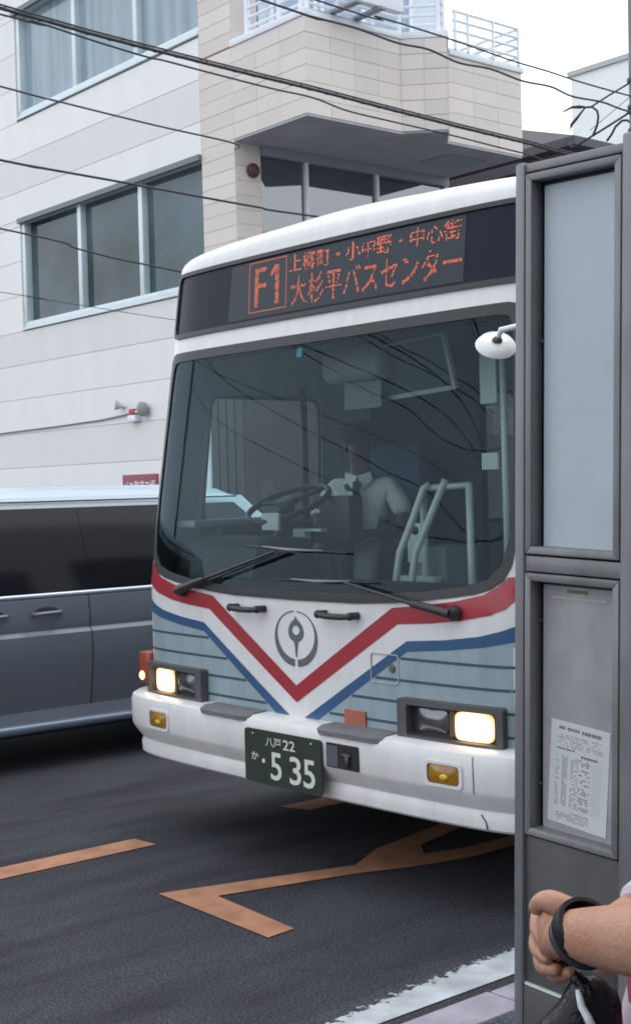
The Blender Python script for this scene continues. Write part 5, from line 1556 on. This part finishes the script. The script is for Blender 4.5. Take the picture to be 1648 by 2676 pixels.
# white gloved hand on the wheel
gl = skin_mesh([(-0.145, -0.36, 1.54, .038, .034), (-0.13, -0.41, 1.56, .034, .042), (-0.125, -0.45, 1.575, .026, .04), (-0.155, -0.48, 1.59, .013), (-0.135, -0.485, 1.595, .013), (-0.115, -0.487, 1.597, .013), (-0.095, -0.48, 1.592, .012), (-0.09, -0.42, 1.59, .014), (-0.155, -0.50, 1.565, .011), (-0.135, -0.51, 1.57, .011), (-0.115, -0.51, 1.57, .011), (-0.095, -0.50, 1.57, .010)],
               [(0, 1), (1, 2), (2, 3), (2, 4), (2, 5), (2, 6), (1, 7), (3, 8), (4, 9), (5, 10), (6, 11)], 'glove', m_shirt, drv)
hd = MB()
hd.lathe([(0.095, 0), (0.10, 0.03), (0.125, 0.07), (0.12, 0.085), (0.0, 0.10)], (0, -0.012, 2.00), (0, -0.15, 1), 24)
cp_ = hd.build('cap', m_capm, drv, smooth=True, angle=50)
b = MB(); b.prism([(0.095 * math.cos(R(a)), -0.07 - 0.085 * math.sin(R(a))) for a in range(0, 181, 15)], lambda p: Vector((p[0], p[1], 2.005 - (-p[1] - .07) * .5)), lambda p: Vector((p[0], p[1], 1.998 - (-p[1] - .07) * .5))); b.build('cap_peak', m_blackp, cp_)
b = MB(); b.ell((0, -0.122, 2.055), 0.016, 0.008, 0.018); b.build('cap_badge', m_chrome, cp_, smooth=True)
# face
b = MB(); b.prism([(0.0, 1.955), (0.014, 1.905), (-0.014, 1.905)], lambda p: Vector((p[0], -0.095, p[1])), lambda p: Vector((p[0] * .4, -0.122 + (p[1] - 1.905) * .3, p[1]))); b.build('nose', m_skin_d, drv)
for sg in (1, -1):
    b = MB(); b.ell((sg * 0.031, -0.101, 1.958), 0.012, 0.008, 0.006); b.build('eye', m_capm, drv, smooth=True)
    b = MB(); b.ell((sg * 0.088, 0.0, 1.94), 0.012, 0.022, 0.034); b.build('ear', m_skin_d, drv, smooth=True)
b = MB(); b.ell((0, -0.10, 1.882), 0.022, 0.006, 0.005); b.build('mouth', mat('lips_dark', (0.12, 0.05, 0.045), 0.6), drv, smooth=True)

# ================================================================== the person at the right edge, arm raised, holding a bag
# local frame: x = picture right, y = away from the viewer, z up
per = thing('person', 'person at the right edge holding a black bag, bare forearm and dark bracelet', 'person', (-0.862, 1.308, 0.12), R(50.2))
def striped():
    m, t, b_ = nodes_of('striped_shirt')
    tc = t.nodes.new('ShaderNodeTexCoord'); sx = t.nodes.new('ShaderNodeSeparateXYZ'); t.links.new(tc.outputs['Object'], sx.inputs[0])
    mu = t.nodes.new('ShaderNodeMath'); mu.operation = 'MULTIPLY'; mu.inputs[1].default_value = 1 / 0.062; t.links.new(sx.outputs['Z'], mu.inputs[0])
    fr = t.nodes.new('ShaderNodeMath'); fr.operation = 'FRACT'; t.links.new(mu.outputs[0], fr.inputs[0])
    gt = t.nodes.new('ShaderNodeMath'); gt.operation = 'GREATER_THAN'; gt.inputs[1].default_value = 0.52; t.links.new(fr.outputs[0], gt.inputs[0])
    mx = t.nodes.new('ShaderNodeMix'); mx.data_type = 'RGBA'; mx.inputs['A'].default_value = (0.58, 0.50, 0.55, 1); mx.inputs['B'].default_value = (0.30, 0.045, 0.075, 1)
    t.links.new(gt.outputs[0], mx.inputs['Factor']); t.links.new(mx.outputs['Result'], b_.inputs['Base Color'])
    b_.inputs['Roughness'].default_value = 0.9
    return m
m_stripe = striped()
m_lilac = mat('white_sleeve', (0.62, 0.58, 0.66), 0.9, var=0.2, scale=10)
m_hair = mat('hair_black', (0.012, 0.01, 0.01), 0.6)
m_jeans = mat('dark_trousers', (0.03, 0.035, 0.06), 0.9, var=0.2, scale=15)
# origin sits below the shoulders: px -> local  x = (u-824)/3560*D-0.453, y = D-1.5 , z above pavement
def pl_(u, v, D):
    # picture point at depth D turned into the person's frame
    xr = (u - 824) / 3560 * D; yd = (v - 1338) / 3560 * D
    P_ = Vector((0, 0, 1.66)) + r2 * xr + d2 * yd + fwd * D
    q_ = P_ - Vector((-0.862, 1.308, 0.12))
    return Vector((q_.x * math.cos(R(50.2)) + q_.y * math.sin(R(50.2)), -q_.x * math.sin(R(50.2)) + q_.y * math.cos(R(50.2)), q_.z))
def J(u, v, D, r1, r2_=None):
    p = pl_(u, v, D); return (p.x, p.y, p.z, r1, r2_ or r1)
sh_near = (0.10, -0.155, 1.27); sh_far = (0.10, 0.16, 1.27)
bj = [(0.02, 0, 0.82, .12, .14), (0.06, 0, 1.0, .09, .12), (0.12, 0, 1.2, .09, .14), (0.12, 0, 1.31, .06, .08), (0.11, 0, 1.36, .045, .045), (0.095, 0, 1.44, .07, .065), (0.105, 0, 1.53, .075, .07),
      (*sh_near, .05, .05), (0.12, -0.20, 1.13, .042, .042)]
bj += [J(1860, 2478, 1.27, .040), J(1700, 2462, 1.33, .041), J(1600, 2452, 1.38, .036), J(1520, 2444, 1.43, .030), J(1475, 2438, 1.47, .027, .032), J(1448, 2428, 1.50, .022, .040), J(1432, 2425, 1.525, .016, .036)]
bl = [(0, 1), (1, 2), (2, 3), (3, 4), (4, 5), (5, 6), (2, 7), (7, 8), (8, 9), (9, 10), (10, 11), (11, 12), (12, 13), (13, 14), (14, 15)]
n0 = len(bj)
# far arm
bj += [(*sh_far, .05, .05), (0.07, 0.19, 1.16, .042, .042), (0.05, 0.20, 1.04, .04, .04), J(1640, 2440, 1.62, .034), J(1530, 2520, 1.60, .028)]
bl += [(2, n0), (n0, n0 + 1), (n0 + 1, n0 + 2), (n0 + 2, n0 + 3), (n0 + 3, n0 + 4)]
# legs
n1 = len(bj)
bj += [(0.02, -0.08, 0.78, .085, .085), (0.02, -0.09, 0.44, .06, .06), (0.04, -0.09, 0.08, .04, .04), (-0.10, -0.09, 0.035, .03, .03),
       (0.02, 0.08, 0.78, .085, .085), (0.02, 0.09, 0.44, .06, .06), (0.04, 0.09, 0.08, .04, .04), (-0.10, 0.09, 0.035, .03, .03)]
bl += [(0, n1), (n1, n1 + 1), (n1 + 1, n1 + 2), (n1 + 2, n1 + 3), (0, n1 + 4), (n1 + 4, n1 + 5), (n1 + 5, n1 + 6), (n1 + 6, n1 + 7)]
# fingers of the near hand: each its own chain from the far end of the palm, curling down and back round the bag's handle
n2 = len(bj); root = 15
fing = [  # knuckle, middle joint, tip  (u, v, D)
    ((1410, 2372, 1.525), (1400, 2432, 1.50), (1432, 2470, 1.475)),
    ((1406, 2425, 1.53), (1398, 2480, 1.505), (1438, 2512, 1.475)),
    ((1412, 2470, 1.53), (1412, 2528, 1.50), (1462, 2536, 1.47)),
    ((1428, 2505, 1.52), (1446, 2552, 1.495), (1500, 2540, 1.465))]
for a, c, e in fing:
    i = len(bj)
    bj += [J(*a, .0108), J(*c, .0092), J(*e, .0075)]
    bl += [(root, i), (i, i + 1), (i + 1, i + 2)]
i = len(bj)
bj += [J(1470, 2368, 1.47, .015), J(1425, 2348, 1.475, .0145), J(1402, 2362, 1.49, .011), J(1398, 2392, 1.49, .009)]
bl += [(14, i), (i, i + 1), (i + 1, i + 2), (i + 2, i + 3)]
skin_mesh(bj, bl, 'body', m_skin, per)
# shirt body with short sleeves
sj = [(0.0, 0, 0.80, .150, .16), (0.008, 0, 0.95, .148, .155), (0.09, 0, 1.08, .115, .15), (0.12, 0, 1.22, .105, .155), (0.12, 0, 1.31, .065, .085), (0.10, -0.15, 1.275, .066, .066), (0.115, -0.195, 1.165, .062, .062), (0.10, 0.155, 1.275, .066, .066), (0.08, 0.19, 1.17, .060, .060)]
shm = skin_mesh(sj, [(0, 1), (1, 2), (2, 3), (3, 4), (3, 5), (5, 6), (3, 7), (7, 8)], 'shirt', m_stripe, per)
tj = [(0.02, 0, 0.86, .10, .12), (0.02, -0.075, 0.70, .098, .092), (0.02, -0.09, 0.44, .075, .075), (0.04, -0.09, 0.08, .055, .055),
      (0.02, 0.075, 0.70, .098, .092), (0.02, 0.09, 0.44, .075, .075), (0.04, 0.09, 0.08, .055, .055), (0.02, 0, 0.95, .11, .13)]
skin_mesh(tj, [(0, 1), (1, 2), (2, 3), (0, 4), (4, 5), (5, 6), (0, 7)], 'trousers', m_jeans, per, root=7)
b = MB(); b.ell((0.11, 0, 1.50), 0.105, 0.10, 0.125); b.ell((0.17, 0, 1.42), 0.06, 0.085, 0.13); b.build('hair', m_hair, per, smooth=True)
b = MB(); b.ell((0.022, 0, 1.45), 0.022, 0.012, 0.022); b.build('nose', m_skin, per, smooth=True)
for sg in (1, -1):
    b = MB(); b.ell((0.032, sg * 0.03, 1.478), 0.01, 0.013, 0.007); b.build('eye', m_hair, per, smooth=True)
b = MB(); b.ell((0.030, 0, 1.405), 0.008, 0.022, 0.005); b.build('mouth', mat('lips', (0.35, 0.12, 0.11), 0.5), per, smooth=True)
# shoes
for y_ in (-0.09, 0.09):
    b = MB(); b.ell((-0.04, y_, 0.04), 0.13, 0.045, 0.045); b.box(-0.165, 0.08, y_ - 0.04, y_ + 0.04, 0.0, 0.012); b.build('shoe', m_blackp, per, smooth=True)
# rear sleeve seen over the forearm
b = MB(); b.tube([pl_(1770, 2340, 1.60), pl_(1710, 2362, 1.59), pl_(1668, 2384, 1.58)], [0.044, 0.038, 0.033], 14); b.build('sleeve', m_lilac, per, smooth=True)
b = MB(); b.tube([pl_(1680, 2378, 1.585), pl_(1640, 2398, 1.58), pl_(1645, 2450, 1.57)], [0.026, 0.026, 0.025], 12); b.build('rear_elbow', m_skin, per, smooth=True)
# bracelet: a loose double band tilted on the wrist
m_band = mat('bracelet_black', (0.008, 0.008, 0.010), 0.5, spec=0.25)
c0 = pl_(1530, 2434, 1.435)
ax = (pl_(1475, 2446, 1.47) - pl_(1600, 2425, 1.37)).normalized()
def ring(c, ax_, rad, wid, thick, name, m, squash=1.0):
    a, e = basis(ax_); N_ = 40; b_ = MB(); vs = []
    pr = [(-wid, -thick), (wid, -thick), (wid * 1.0, thick * .6), (wid * .6, thick), (-wid * .6, thick), (-wid, thick * .6)]
    for k in range(N_):
        th = 2 * math.pi * k / N_; d = a * math.cos(th) + e * math.sin(th) * squash
        for w_, t_ in pr: vs.append(c + d * (rad + t_) + ax_ * w_)
    n_ = len(pr)
    b_.add(vs, [(k * n_ + q, k * n_ + (q + 1) % n_, ((k + 1) % N_) * n_ + (q + 1) % n_, ((k + 1) % N_) * n_ + q) for k in range(N_) for q in range(n_)])
    return b_.build(name, m, per, smooth=True, angle=40)
tilt = (ax + Vector((0.0, -0.35, -0.28))).normalized()
ring(c0, tilt, 0.0335, 0.010, 0.0028, 'bracelet', m_band)
ring(c0 + tilt * 0.015, tilt, 0.0325, 0.005, 0.0022, 'bracelet', mat('bracelet_dark_grey', (0.035, 0.035, 0.042), 0.3))

# ================================================================== the bag in the hand
m_bag = mat('black_bag_plastic', (0.006, 0.006, 0.008), 0.26, scale=18, bump=1.0, bscale=30, spec=0.28)
bag = thing('bag', 'shiny black bag with a pale strip as its highlight, held in the hand at the right edge', 'bag')
bag.location = per.location; bag.rotation_euler = per.rotation_euler
b = MB()
rings = [(2548, 1530, 22), (2562, 1535, 42), (2585, 1540, 62), (2620, 1535, 78), (2660, 1520, 100), (2720, 1505, 125), (2800, 1500, 138), (2900, 1500, 135), (2980, 1505, 110), (3000, 1510, 40)]
NB = 20; vs = []
rb = random.Random(5)
for v, u, w in rings:
    for k in range(NB):
        th = 2 * math.pi * k / NB
        f_ = 1 + 0.09 * math.sin(3 * th + v * .02) + rb.uniform(-.05, .05)
        p = pl_(u + w * math.cos(th) * f_, v, 1.46)
        p.y += math.sin(th) * f_ * min(0.05, w / 3560 * 1.3)
        vs.append(p)
b.add(vs, [(i * NB + k, i * NB + (k + 1) % NB, (i + 1) * NB + (k + 1) % NB, (i + 1) * NB + k) for i in range(len(rings) - 1) for k in range(NB)] + [tuple(range(NB)), tuple((len(rings) - 1) * NB + k for k in range(NB))])
b.build('bag_body', m_bag, bag, smooth=True, angle=60)
b = MB(); b.tube([pl_(1508, 2588, 1.41), pl_(1512, 2604, 1.405), pl_(1518, 2630, 1.40), pl_(1532, 2655, 1.395), pl_(1548, 2690, 1.385)], [0.0025, 0.0035, 0.004, 0.0045, 0.005], 8); b.build('highlight_strip', mat('highlight_pale', (0.55, 0.58, 0.60), 0.4), bag, smooth=True)  # pale strip standing in for the highlight on the shiny plastic
b = MB(); b.tube([pl_(1520, 2575, 1.45), pl_(1500, 2545, 1.475), pl_(1470, 2520, 1.49), pl_(1450, 2500, 1.49)], 0.008, 8); b.build('handle', m_bag, bag, smooth=True)
